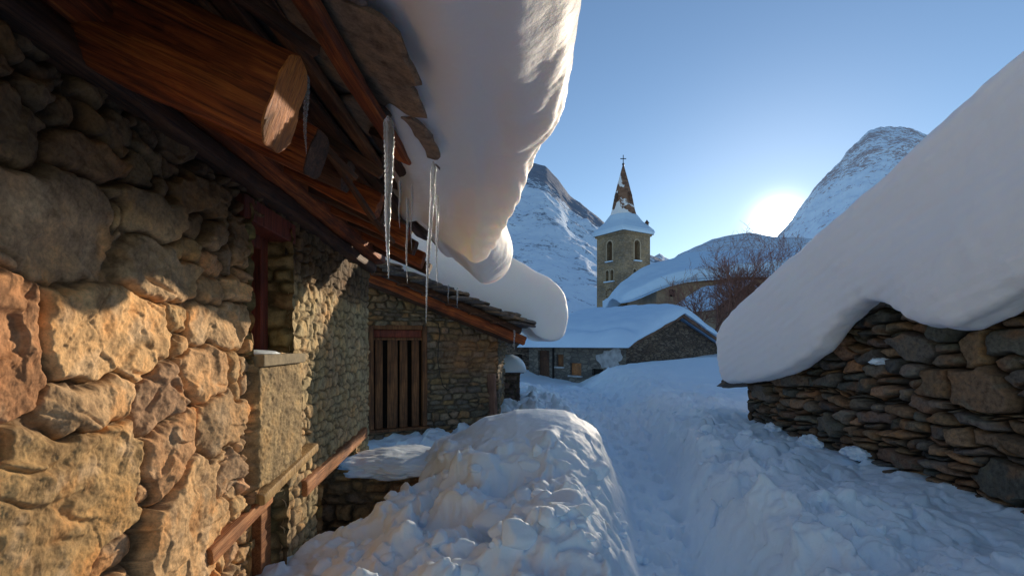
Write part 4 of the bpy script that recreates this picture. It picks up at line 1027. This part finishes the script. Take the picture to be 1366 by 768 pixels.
gable_snow(C0, ug, ul, WG, LG, ZE + .04, ZA + .14, .42, .62, 'smooth deep snow blanket over the low gabled cottage below the tower', 4)

# ---- old house left of the cottage, mostly hidden
annex = thing('stone_house', (-.5, 26, .3), 'shaded stone house glimpsed between the tiny shed and the cottage', 'house')
bag, bk = Bag(), Bag()
hol = [rect(3.1, 3.7, -1.0, -.45)]
opening_wall(bag, (-3.2, 24.6, CZ), (1, 0, 0), [(0, -2), (4.1, -2), (4.1, .1), (2.0, .9), (0, .1)], hol, (0, -1, 0), .2, (1, 1, 1), True, bk)
opening_wall(bag, (.9, 24.6, CZ), (0, 1, 0), rect(0, 4, -2, .1), [], (1, 0, 0))
bag.build('wall', M_GABLE, annex); bk.build('window', M_GAP, annex)
gable_snow((-3.2, 24.6, 0), (1, 0, 0), (0, 1, 0), 4.1, 4, .1, .9, .35, .55, 'snow blanket on the half hidden house behind the tiny shed', 9)

# ---- bell tower
TX, TY = 11.95, 55.0
tower = thing('bell_tower', (TX, TY, 4.0), 'square stone church bell tower with pointed spire, arched belfry windows and cross', 'bell tower')
ra = math.radians(33); s_ = 3.95
d1_ = Vector((math.cos(ra), math.sin(ra), 0)); d2_ = Vector((-math.sin(ra), math.cos(ra), 0))
cn = Vector((TX, TY, 0)) - (d1_ + d2_) * s_ / 2     # corner facing the viewer
zt = (460 - 309) / F * 52.2
zpx = lambda py: (460 - py) / F * 53.3
bk = Bag(); bag = Bag()
ho = [arch(s_ / 2, zpx(347), .80, zpx(320) - zpx(347)), arch(s_ / 2 - .36, zpx(374), .46, zpx(359) - zpx(374)), arch(s_ / 2 + .36, zpx(374), .46, zpx(359) - zpx(374))]
T0 = cn + Z3 * CZ
opening_wall(bag, T0, d1_, rect(0, s_, 0, zt), ho, -d2_, .45, (1, 1, 1), True, bk)
opening_wall(bag, T0, d2_, rect(0, s_, 0, zt), ho, -d1_, .45, (1, 1, 1), True, bk)
opening_wall(bag, T0 + d1_ * s_, d2_, rect(0, s_, 0, zt), [], d1_)
opening_wall(bag, T0 + d2_ * s_, d1_, rect(0, s_, 0, zt), [], d2_)
bag.build('wall', M_TOWER, tower)
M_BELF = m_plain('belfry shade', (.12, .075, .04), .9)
M_RING = m_plain('dressed stone ring', (.42, .34, .24), .9, .2, 3)
for U, Nn in ((d1_, -d2_), (d2_, -d1_)):
    for k, hl in enumerate(ho):
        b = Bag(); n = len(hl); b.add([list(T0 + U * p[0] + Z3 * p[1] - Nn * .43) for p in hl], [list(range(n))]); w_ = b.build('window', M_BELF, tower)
        b = Bag(); cx = sum(p[0] for p in hl[:2]) / 2; V = []; wd = .14 if k == 0 else .09
        for (p, e) in [(p, e) for p in hl[1:] for e in (0, wd)] + [(hl[0], 0), (hl[0], wd)]:
            dx = 1 if p[0] > cx else -1; top = hl[1][1] + (hl[2][1] - hl[1][1])
            V.append((p, e))
        L_ = hl[1:] + [hl[0]]; ce = (cx, hl[2][1])
        def outp(p, e):
            if p[1] <= ce[1]: return (p[0] + (e if p[0] > cx else -e), p[1])
            q = Vector((p[0] - ce[0], p[1] - ce[1])); q = q.normalized() * (q.length + e); return (ce[0] + q[0], ce[1] + q[1])
        m_ = len(L_); i3 = [list(T0 + U * p[0] + Z3 * p[1] + Nn * .04) for p in L_]; o3 = [list(T0 + U * outp(p, wd)[0] + Z3 * outp(p, wd)[1] + Nn * .04) for p in L_]
        o4 = [list(T0 + U * outp(p, wd)[0] + Z3 * outp(p, wd)[1] - Nn * .01) for p in L_]
        b.add(i3 + o3 + o4, [[q, q + 1, m_ + q + 1, m_ + q] for q in range(m_ - 1)] + [[m_ + q, m_ + q + 1, 2 * m_ + q + 1, 2 * m_ + q] for q in range(m_ - 1)]); b.build('frame', M_RING, w_)
        c_ = T0 + U * cx + Z3 * (hl[0][1] - .06) + Nn * .08
        b = Bag(); b.box(tuple(c_), (hl[1][0] - hl[0][0] + .25, .3, .10), 0, None, 0, [np.array(U), np.array(Nn), np.array((0, 0, 1.))]); b.build('sill', M_FSNOW, w_)
# clock-like round relief of small stones on the left face
for k in range(12):
    a = 2 * math.pi * k / 12; c_ = T0 + d2_ * (s_ / 2 + .50 * math.cos(a)) + Z3 * (zpx(391) + .50 * math.sin(a)) - d1_ * .03
    b = Bag(); b.box(tuple(c_), (.13, .07, .13), 0, None, 0, [np.array(d2_), np.array(d1_), np.array((0, 0, 1.))]); b.build('dial_stone', M_BELF, tower)
# skirt roof: snow covered, then spire
cen = Vector((TX, TY, CZ))
def ringsq(r, z, n=4, rot=None):
    return [cen + (d1_ * math.cos(a) + d2_ * math.sin(a)) * r + Z3 * z for a in [(math.pi / 4 if rot is None else rot) + 2 * math.pi * k / n for k in range(n)]]
b = Bag()
def frust(b, R0, R1, mi=0):
    n = len(R0); b.add([list(v) for v in R0 + R1], [[k, (k + 1) % n, n + (k + 1) % n, n + k] for k in range(n)], (1, 1, 1), mi)
# slab
zc0 = zt - .05; zq = lambda py: (460 - py) / F * 54.2
frust(b, ringsq(s_ * .75, zc0), ringsq(s_ * .765, zc0 + .22)); b.add([list(v) for v in ringsq(s_ * .75, zc0)], [[3, 2, 1, 0]], (1, 1, 1)); b.build('cornice', M_TOWER, tower)
def oct_(r, z): return ringsq(r, z, 8, math.pi / 8)
def sqoct(r, z, f):     # blend square (8 pts) to octagon
    q = []
    for k in range(8):
        a = math.pi / 8 + 2 * math.pi * k / 8; o8 = Vector((math.cos(a), math.sin(a))) * r
        kk = (k // 1); sx, sy = (1 if math.cos(a) > 0 else -1), (1 if math.sin(a) > 0 else -1)
        e = .995 if True else 0
        m = max(abs(math.cos(a)), abs(math.sin(a)))
        s8 = Vector((sx * (1 if abs(math.cos(a)) == m else .93), sy * (1 if abs(math.sin(a)) == m else .93))) * r * .74
        v = s8 * (1 - f) + o8 * f; q.append(cen + d1_ * v[0] + d2_ * v[1] + Z3 * z)
    return q
b = Bag(); Rs = [sqoct(s_ * .80, zc0 + .20, 0), sqoct(s_ * .825, zc0 + .45, 0), sqoct(s_ * .79, zc0 + .72, 0), sqoct(s_ * .66, zc0 + 1.15, .1), sqoct(s_ * .52, zc0 + 1.6, .4), sqoct(s_ * .40, zq(287), .9), sqoct(s_ * .36, zq(285), 1)]
for k in range(len(Rs) - 1): frust(b, Rs[k], Rs[k + 1])
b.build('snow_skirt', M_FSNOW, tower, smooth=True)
Msp, nt, bb = newmat('snow dusted spire')
vo = N(nt, 'ShaderNodeTexVoronoi'); vo.inputs['Scale'].default_value = 1; L(nt, mapping(nt, (2.5, 2.5, 5)), vo.inputs['Vector']); se = N(nt, 'ShaderNodeSeparateColor'); L(nt, vo.outputs['Color'], se.inputs[0])
c = ramp(nt, se.outputs[0], [(0, (.14, .075, .05)), (.5, (.22, .115, .07)), (1, (.28, .16, .10))])
tcn = N(nt, 'ShaderNodeTexCoord'); sx = N(nt, 'ShaderNodeSeparateXYZ'); L(nt, tcn.outputs['Object'], sx.inputs[0])
n4 = noise(nt, .75, 4, .55, mapping(nt))
mr = N(nt, 'ShaderNodeMapRange'); zs0 = zq(287) + CZ; mr.inputs['From Min'].default_value = zs0; mr.inputs['From Max'].default_value = zs0 + 5.5; mr.inputs['To Min'].default_value = .16; mr.inputs['To Max'].default_value = -.05
L(nt, sx.outputs['Z'], mr.inputs['Value']); ad = N(nt, 'ShaderNodeMath', operation='ADD'); L(nt, mr.outputs[0], ad.inputs[0]); L(nt, n4.outputs[0], ad.inputs[1])
L(nt, mix(nt, c, (.85, .87, .9), ramp(nt, ad.outputs[0], [(.60, (0, 0, 0)), (.63, (1, 1, 1))])), bb.inputs['Base Color']); bb.inputs['Roughness'].default_value = .85
za_ = zq(216)
b = Bag(); Rs = [oct_(s_ * .385, zq(288)), oct_(s_ * .33, zq(279)), oct_(s_ * .27, zq(264)), oct_(s_ * .17, zq(244)), oct_(.05, za_)]
for k in range(4): frust(b, Rs[k], Rs[k + 1])
sp = b.build('spire', Msp, tower)
M_FIN = m_plain('dark iron', (.03, .035, .05), .5)
b = Bag(); b.box(tuple(cen + Z3 * (za_ + .45)), (.07, .07, 1.15), 0); b.box(tuple(cen + Z3 * (za_ + .62)), (.62, .07, .08), .0); b.build('cross', M_FIN, tower)
lb = lobe('finial', (TX, TY, za_ + .02), (.13, .13, .16), 3, M_FIN, None, n=12); lb.parent = tower; lb.matrix_basis = Matrix.Translation(Vector((TX, TY, za_ - .14 + CZ)) - Vector((TX, TY, 4.0)))
for (sa, sb, full) in ((-1, -1, 0), (1, -1, 1), (-1, 1, 0)):     # corner pinnacles, small spire dormers
    c_ = cen + d1_ * sa * s_ * .44 + d2_ * sb * s_ * .44 + Z3 * (zc0 + .9)
    b = Bag(); b.box(tuple(c_ + Z3 * .1), (.26, .26, .9), ra); b.add([list(c_ + v) for v in ((d1_ + d2_) * .2 + Z3 * .55, (d1_ - d2_) * .2 + Z3 * .55, (-d1_ - d2_) * .2 + Z3 * .55, (d2_ - d1_) * .2 + Z3 * .55, Z3 * .95)], [[0, 1, 4], [1, 2, 4], [2, 3, 4], [3, 0, 4]])
    if full: b.build('pinnacle', M_SPIRE, tower)
for d_ in (-d1_, -d2_, d1_, d2_):
    q = d_.cross(Z3).normalized(); c_ = cen + d_ * s_ * .24 + Z3 * zq(268)
    b = Bag(); b.add([list(c_ + v) for v in (d_ * .2 + q * .17, d_ * .2 - q * .17, -d_ * .5 - q * .17, -d_ * .5 + q * .17, d_ * .2 + q * .17 + Z3 * .55, d_ * .2 - q * .17 + Z3 * .55, -d_ * .5 - q * .17 + Z3 * .55, -d_ * .5 + q * .17 + Z3 * .55, d_ * .2 + Z3 * .95, -d_ * .5 + Z3 * .95)],
            [[0, 1, 5, 8, 4], [1, 2, 6, 5], [3, 0, 4, 7], [4, 8, 9, 7], [8, 5, 6, 9]]); b.build('dormer', M_SPIRE, tower)

# ---- church nave behind the bare tree
nave = thing('church', (20, 50, 3.6), 'ochre rendered church nave with long snow laden roof behind the bare tree', 'church')
bag = Bag()
n0 = Vector((12.0, 42.5, CZ)); nu_ = Vector((1, .02, 0)).normalized(); nv_ = Vector((-.02, 1, 0)).normalized()
ho = [rect(1.05, 1.6, 4.0, 4.6), rect(7.2, 7.8, 3.4, 4.3), rect(12, 12.6, 3.4, 4.3)]; bk = Bag()
opening_wall(bag, n0, nu_, [(0, -1), (22, -1), (22, 5.9), (3.2, 5.35), (0, 4.6)], ho, -nv_, .3, (1, 1, 1), True, bk)
opening_wall(bag, n0, nv_, rect(0, 12, -1, 4.6), [], -nu_)
opening_wall(bag, n0 + nu_ * 22, nv_, rect(0, 12, -1, 5.9), [], nu_)
bag.build('wall', M_RENDER, nave)
for hl in ho:
    b = Bag(); b.add([list(n0 + nu_ * p[0] + Z3 * p[1] + nv_ * .29) for p in hl], [[0, 1, 2, 3]]); b.build('window', M_GAP, nave)
rbeam(nave, 'eave_board', n0 + nu_ * 3.2 - nv_ * .2 + Z3 * 5.36, n0 + nu_ * 22 - nv_ * .2 + Z3 * 5.90, .25, .20, M_DARKW)
# roof snow of the nave
nl = 44; secs = []
for (px, yt, yb, Yf) in [(824, 397, 401, 44.5), (828, 388, 403, 43.5), (838, 379, 401, 42.8), (852, 371, 397, 42.3), (870, 360, 389, 42.1), (890, 353, 381, 42.0), (915, 346, 375, 42.0), (950, 338, 371, 42.0), (1000, 336, 366, 42.0), (1060, 334, 362, 42.), (1140, 332, 360, 42.), (1230, 330, 358, 42.), (1234, 336, 350, 42.5)]:
    a = (px - 683) / F; yr_ = Yf + 5.5; x = a * Yf
    ztop = (460 - yt) / F * yr_; zb = (460 - yb) / F * Yf
    th_ = .9 * min(1, (yb - yt) / 25)
    secs.append([(x + .5, Yf + 11, zb), (x + .5, Yf + 5.5, ztop - th_), (x, Yf + .4, zb + .02), (x, Yf - .25, zb - .05), (x, Yf - .55, zb + .2 * th_), (x, Yf - .45, zb + .75 * th_), (x + .05, Yf, zb + 1.15 * th_), (x + .3, Yf + 2.5, (zb + th_ * 1.1) * .5 + ztop * .5), (x + .5, Yf + 5.0, ztop), (x + .5, Yf + 6.2, ztop - .05), (x + .5, Yf + 11, zb + .9)])
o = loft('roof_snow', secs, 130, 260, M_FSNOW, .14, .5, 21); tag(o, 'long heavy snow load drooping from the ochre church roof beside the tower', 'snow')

# ---- small gabled house under the tree
sh_ = thing('village_house', (15.6, 34, 2.0), 'small ochre gabled house peeping out behind the bare tree', 'house')
bag = Bag(); opening_wall(bag, (13.3, 33, CZ), (.96, .28, 0), [(0, -2), (5.2, -2), (5.2, 2.4), (2.6, 4.0), (0, 2.4)], [rect(1.2, 1.8, 1.0, 1.8)], (.28, -.96, 0))
opening_wall(bag, (13.3, 33, CZ), (-.28, .96, 0), rect(0, 5, -2, 2.4), [], (-.96, -.28, 0)); bag.build('wall', M_RENDER, sh_)
b = Bag(); b.add([(13.3 + 1.2 * .96 + .05, 33 + 1.2 * .28 + .2, CZ + 1), (13.3 + 1.8 * .96 + .05, 33 + 1.8 * .28 + .2, CZ + 1), (13.3 + 1.8 * .96 + .05, 33 + 1.8 * .28 + .2, CZ + 1.8), (13.3 + 1.2 * .96 + .05, 33 + 1.2 * .28 + .2, CZ + 1.8)], [[0, 1, 2, 3]]); b.build('window', M_GAP, sh_)
U_ = Vector((.96, .28, 0)); O_ = Vector((13.3, 33, CZ)) + Vector((.28, -.96, 0)) * .3
rbeam(sh_, 'barge_board', O_ - U_ * .3 + Z3 * 2.3, O_ + U_ * 2.6 + Z3 * 4.1, .08, .25, M_DARKW); rbeam(sh_, 'barge_board', O_ + U_ * 2.61 + Z3 * 4.1, O_ + U_ * 5.5 + Z3 * 2.3, .08, .25, M_DARKW)
gable_snow((13.3, 33, 0), (.96, .28, 0), (-.28, .96, 0), 5.2, 5, 2.45, 4.05, .3, .45, 'thin snow on the small gabled house behind the bare tree', 31)

# ---- bare trees
M_BARK = m_plain('reddish bark', (.16, .07, .045), .85, .4, 8)
M_TWIG = m_plain('reddish twigs', (.26, .12, .085), .85, .3, 8)
def bare_tree(x, y, z, H, label, seed, stems=4, spread=.5):
    rd = random.Random(seed); t = thing('bare_tree', (x, y, z + CZ), label, 'tree', 'bare winter trees')
    tV, tF, cV, cF = [], [], [], []
    def seg(V, Fl, p, q, r0, r1, K=4):
        d = (q - p).normalized(); a = d.orthogonal().normalized(); b_ = d.cross(a); n = len(V)
        for (c_, r) in ((p, r0), (q, r1)):
            for k in range(K): an = 2 * math.pi * k / K; V.append(list(c_ + a * math.cos(an) * r + b_ * math.sin(an) * r))
        for k in range(K): Fl.append([n + k, n + (k + 1) % K, n + K + (k + 1) % K, n + K + k])
    def grow(p, d, ln, r, lev):
        V, Fl = (tV, tF) if lev == 0 else (cV, cF); n = 5 if lev < 2 else 3; q = p
        for i in range(n):
            d = (d + Vector((rd.gauss(0, .13), rd.gauss(0, .13), rd.gauss(.03, .08)))).normalized()
            w = q + d * ln / n; r1 = r * (1 - .5 * (i + 1) / n); seg(V, Fl, q, w, r * (1 - .5 * i / n), r1, 5 if lev < 2 else 3)
            if lev < 4 and (i > 0 or lev > 0):
                for _ in range(rd.choice((1, 2)) if lev < 3 else 1):
                    a = d.orthogonal().normalized(); a.rotate(Matrix.Rotation(rd.uniform(0, 6.28), 3, d)); ang = rd.uniform(.45, .95)
                    nd = (d * math.cos(ang) + a * math.sin(ang) + Vector((0, 0, .12))).normalized()
                    grow(w, nd, ln * rd.uniform(.42, .68), max(.009, r1 * .62), lev + 1)
            q = w
    for s in range(stems):
        a = 2 * math.pi * s / stems + rd.random(); grow(Vector((x, y, z + CZ)), Vector((math.cos(a) * spread, math.sin(a) * spread, 1)).normalized(), H * rd.uniform(.5, .68), .075, 0)
    build('trunk', np.array(tV), tF, M_BARK, t); build('crown', np.array(cV), cF, M_TWIG, t)
bare_tree(13.2, 29.5, .3, 5.6, 'tall bushy bare tree with reddish twigs glowing below the sun', 3, 6, .5)
bare_tree(10.6, 27.5, .0, 3.6, 'lower spreading bare tree in front of the ochre church wall', 8, 4, .7)

# =================================================================== MOUNTAINS
def m_mount(name, amt, tint=(.16, .14, .14), sn=(.66, .82, .98), sc=.02, haze=.0):
    m, nt, b = newmat(name)
    v = mapping(nt, (1, 1, 1.6)); n1 = noise(nt, sc, 10, .72, v); n2 = noise(nt, sc * 7, 8, .75, v)
    at = N(nt, 'ShaderNodeAttribute', attribute_name='Col'); se = N(nt, 'ShaderNodeSeparateColor'); L(nt, at.outputs['Color'], se.inputs[0])
    a1_ = N(nt, 'ShaderNodeMath', operation='MULTIPLY_ADD'); L(nt, n1.outputs[0], a1_.inputs[0]); a1_.inputs[1].default_value = .7; L(nt, se.outputs[0], a1_.inputs[2])
    a2_ = N(nt, 'ShaderNodeMath', operation='MULTIPLY_ADD'); L(nt, n2.outputs[0], a2_.inputs[0]); a2_.inputs[1].default_value = .9; L(nt, a1_.outputs[0], a2_.inputs[2])
    f = ramp(nt, a2_.outputs[0], [(.78 + amt, (0, 0, 0)), (.88 + amt, (1, 1, 1))])
    rk = ramp(nt, n2.outputs[0], [(.3, tuple(x * .6 for x in tint)), (.7, tuple(x * 1.5 for x in tint))])
    L(nt, mix(nt, sn, rk, f), b.inputs['Base Color']); b.inputs['Roughness'].default_value = .85
    b.inputs['Emission Color'].default_value = (.35, .55, .85, 1); b.inputs['Emission Strength'].default_value = haze  # airlight imitated by a faint even blue glow on the slopes
    p = bump(nt, b, n1.outputs[0], .5, 6); bump(nt, b, n2.outputs[0], .5, 1.5, p)
    return m
def mountain(name, skyline, Y0, Yr, Y1, label, mat, seed, amp, rock, ncol=420, nrow=260, fr=.01, zb=-2., pw=1.2, jag=2.):
    xs = [p[0] for p in skyline]; t = np.linspace((xs[0] - 683) / F, (xs[-1] - 683) / F, ncol)
    Rz = (460 - np.interp(t * F + 683, xs, [p[1] for p in skyline])) / F * Yr
    Rz = Rz + jag * fbm(t * Yr * .03, 0 * t, 0 * t, 5, seed + 50, .6)
    yy = np.concatenate([np.linspace(Y0, Yr, nrow), np.linspace(Yr, Y1, 60)[1:]])
    Yg, T = np.meshgrid(yy, t, indexing='ij'); s = np.clip((Yg - Y0) / (Yr - Y0), 0, 1) ** pw
    back = np.clip((Yg - Yr) / (Y1 - Yr), 0, 1)
    Zz = zb + (Rz[None, :] - zb) * s * (1 - back * .9)
    X = T * Yg
    env = np.sin(np.clip(s, 0, 1) * math.pi) ** .6
    rid = ridged(X * fr + 3, Yg * fr * .8, Zz * fr * .5, 6, seed, .55)
    Zz = Zz + env * amp * (rid - .4)
    hgt = Zz / max(Rz.max(), 1)
    col = np.clip(rock(X, Yg, Zz, hgt), 0, 1)
    C = np.stack([col] * 3, -1)
    V = np.stack([X, Yg, Zz + CZ], -1).reshape(-1, 3)
    o = build(name, V, gridfaces(len(yy), ncol), mat, local=Matrix.Identity(4), cols=C.reshape(-1, 3))
    o['kind'] = 'structure'; return o
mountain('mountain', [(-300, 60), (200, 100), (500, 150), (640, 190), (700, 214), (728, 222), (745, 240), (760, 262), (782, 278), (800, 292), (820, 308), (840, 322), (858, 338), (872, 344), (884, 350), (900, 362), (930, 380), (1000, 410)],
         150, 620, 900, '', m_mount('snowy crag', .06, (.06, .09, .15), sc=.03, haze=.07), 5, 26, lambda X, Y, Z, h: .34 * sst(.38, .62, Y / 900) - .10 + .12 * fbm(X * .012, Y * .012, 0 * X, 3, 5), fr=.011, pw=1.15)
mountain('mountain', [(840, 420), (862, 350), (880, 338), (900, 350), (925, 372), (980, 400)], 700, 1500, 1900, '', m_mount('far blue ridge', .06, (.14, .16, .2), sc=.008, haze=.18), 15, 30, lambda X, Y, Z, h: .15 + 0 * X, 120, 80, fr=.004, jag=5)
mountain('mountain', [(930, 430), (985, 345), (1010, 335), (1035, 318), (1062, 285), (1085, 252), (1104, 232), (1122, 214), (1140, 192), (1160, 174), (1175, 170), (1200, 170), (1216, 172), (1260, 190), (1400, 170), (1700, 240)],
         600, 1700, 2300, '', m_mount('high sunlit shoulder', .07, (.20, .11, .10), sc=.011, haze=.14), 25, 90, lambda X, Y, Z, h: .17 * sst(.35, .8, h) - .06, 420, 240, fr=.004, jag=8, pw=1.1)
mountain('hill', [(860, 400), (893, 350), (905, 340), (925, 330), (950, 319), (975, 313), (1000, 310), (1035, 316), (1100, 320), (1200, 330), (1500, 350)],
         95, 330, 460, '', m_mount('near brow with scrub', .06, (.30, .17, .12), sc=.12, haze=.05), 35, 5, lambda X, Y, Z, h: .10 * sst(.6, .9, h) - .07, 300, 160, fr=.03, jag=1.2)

# =================================================================== LIGHT, SKY, CAMERA
w = bpy.data.worlds.new('World'); SC.world = w; w.use_nodes = True; nt = w.node_tree; nt.nodes.clear()
out = N(nt, 'ShaderNodeOutputWorld'); bg = N(nt, 'ShaderNodeBackground'); sky = N(nt, 'ShaderNodeTexSky', sky_type='NISHITA')
sky.sun_disc = False; sky.sun_elevation = SUN_EL; sky.sun_rotation = SUN_AZ; sky.altitude = 1700; sky.air_density = 1.0; sky.dust_density = .12; sky.ozone_density = 1.2
L(nt, mix(nt, sky.outputs[0], (.92, 1.0, 1.07), 1.0, 'MULTIPLY'), bg.inputs[0]); bg.inputs[1].default_value = .15
sd_ = Vector((math.sin(SUN_AZ) * math.cos(SUN_EL), math.cos(SUN_AZ) * math.cos(SUN_EL), math.sin(SUN_EL)))
tcn = N(nt, 'ShaderNodeTexCoord'); vm = N(nt, 'ShaderNodeVectorMath', operation='DOT_PRODUCT'); L(nt, tcn.outputs['Generated'], vm.inputs[0]); vm.inputs[1].default_value = sd_
def powr(p, k):
    mx = N(nt, 'ShaderNodeMath', operation='MAXIMUM'); L(nt, vm.outputs['Value'], mx.inputs[0]); mx.inputs[1].default_value = 0
    a = N(nt, 'ShaderNodeMath', operation='POWER'); L(nt, mx.outputs[0], a.inputs[0]); a.inputs[1].default_value = p
    m = N(nt, 'ShaderNodeMath', operation='MULTIPLY'); L(nt, a.outputs[0], m.inputs[0]); m.inputs[1].default_value = k; return m.outputs[0]
a_ = N(nt, 'ShaderNodeMath', operation='ADD'); L(nt, powr(9000, 120.), a_.inputs[0]); L(nt, powr(1600, 2.), a_.inputs[1])
a2_ = N(nt, 'ShaderNodeMath', operation='ADD'); L(nt, a_.outputs[0], a2_.inputs[0]); L(nt, powr(60, .15), a2_.inputs[1])
bg2 = N(nt, 'ShaderNodeBackground'); bg2.inputs[0].default_value = (1, .97, .9, 1); L(nt, a2_.outputs[0], bg2.inputs[1])
ash = N(nt, 'ShaderNodeAddShader'); L(nt, bg.outputs[0], ash.inputs[0]); L(nt, bg2.outputs[0], ash.inputs[1]); L(nt, ash.outputs[0], out.inputs[0])
sl = bpy.data.lights.new('sun', 'SUN'); sl.energy = 5.0; sl.angle = math.radians(.55); sl.color = (1, .83, .62)
so = bpy.data.objects.new('sun', sl); COL.objects.link(so); LAZ = SUN_AZ; ld_ = Vector((math.sin(LAZ) * math.cos(SUN_EL), math.cos(LAZ) * math.cos(SUN_EL), math.sin(SUN_EL))); so.rotation_euler = ld_.to_track_quat('Z', 'Y').to_euler(); so.location = (20, 40, 12)
cd = bpy.data.cameras.new('camera'); cam = bpy.data.objects.new('camera', cd); COL.objects.link(cam)
cam.location = (0, 0, CZ); cam.rotation_euler = (math.pi / 2, 0, 0); cd.lens = 18; cd.sensor_width = 36; cd.shift_y = 76 / 1366; cd.clip_start = .05; cd.clip_end = 8000
SC.camera = cam
SC.view_settings.view_transform = 'Standard'; SC.view_settings.look = 'None'; SC.view_settings.exposure = 0
SC.cycles.max_bounces = 10; SC.cycles.diffuse_bounces = 6
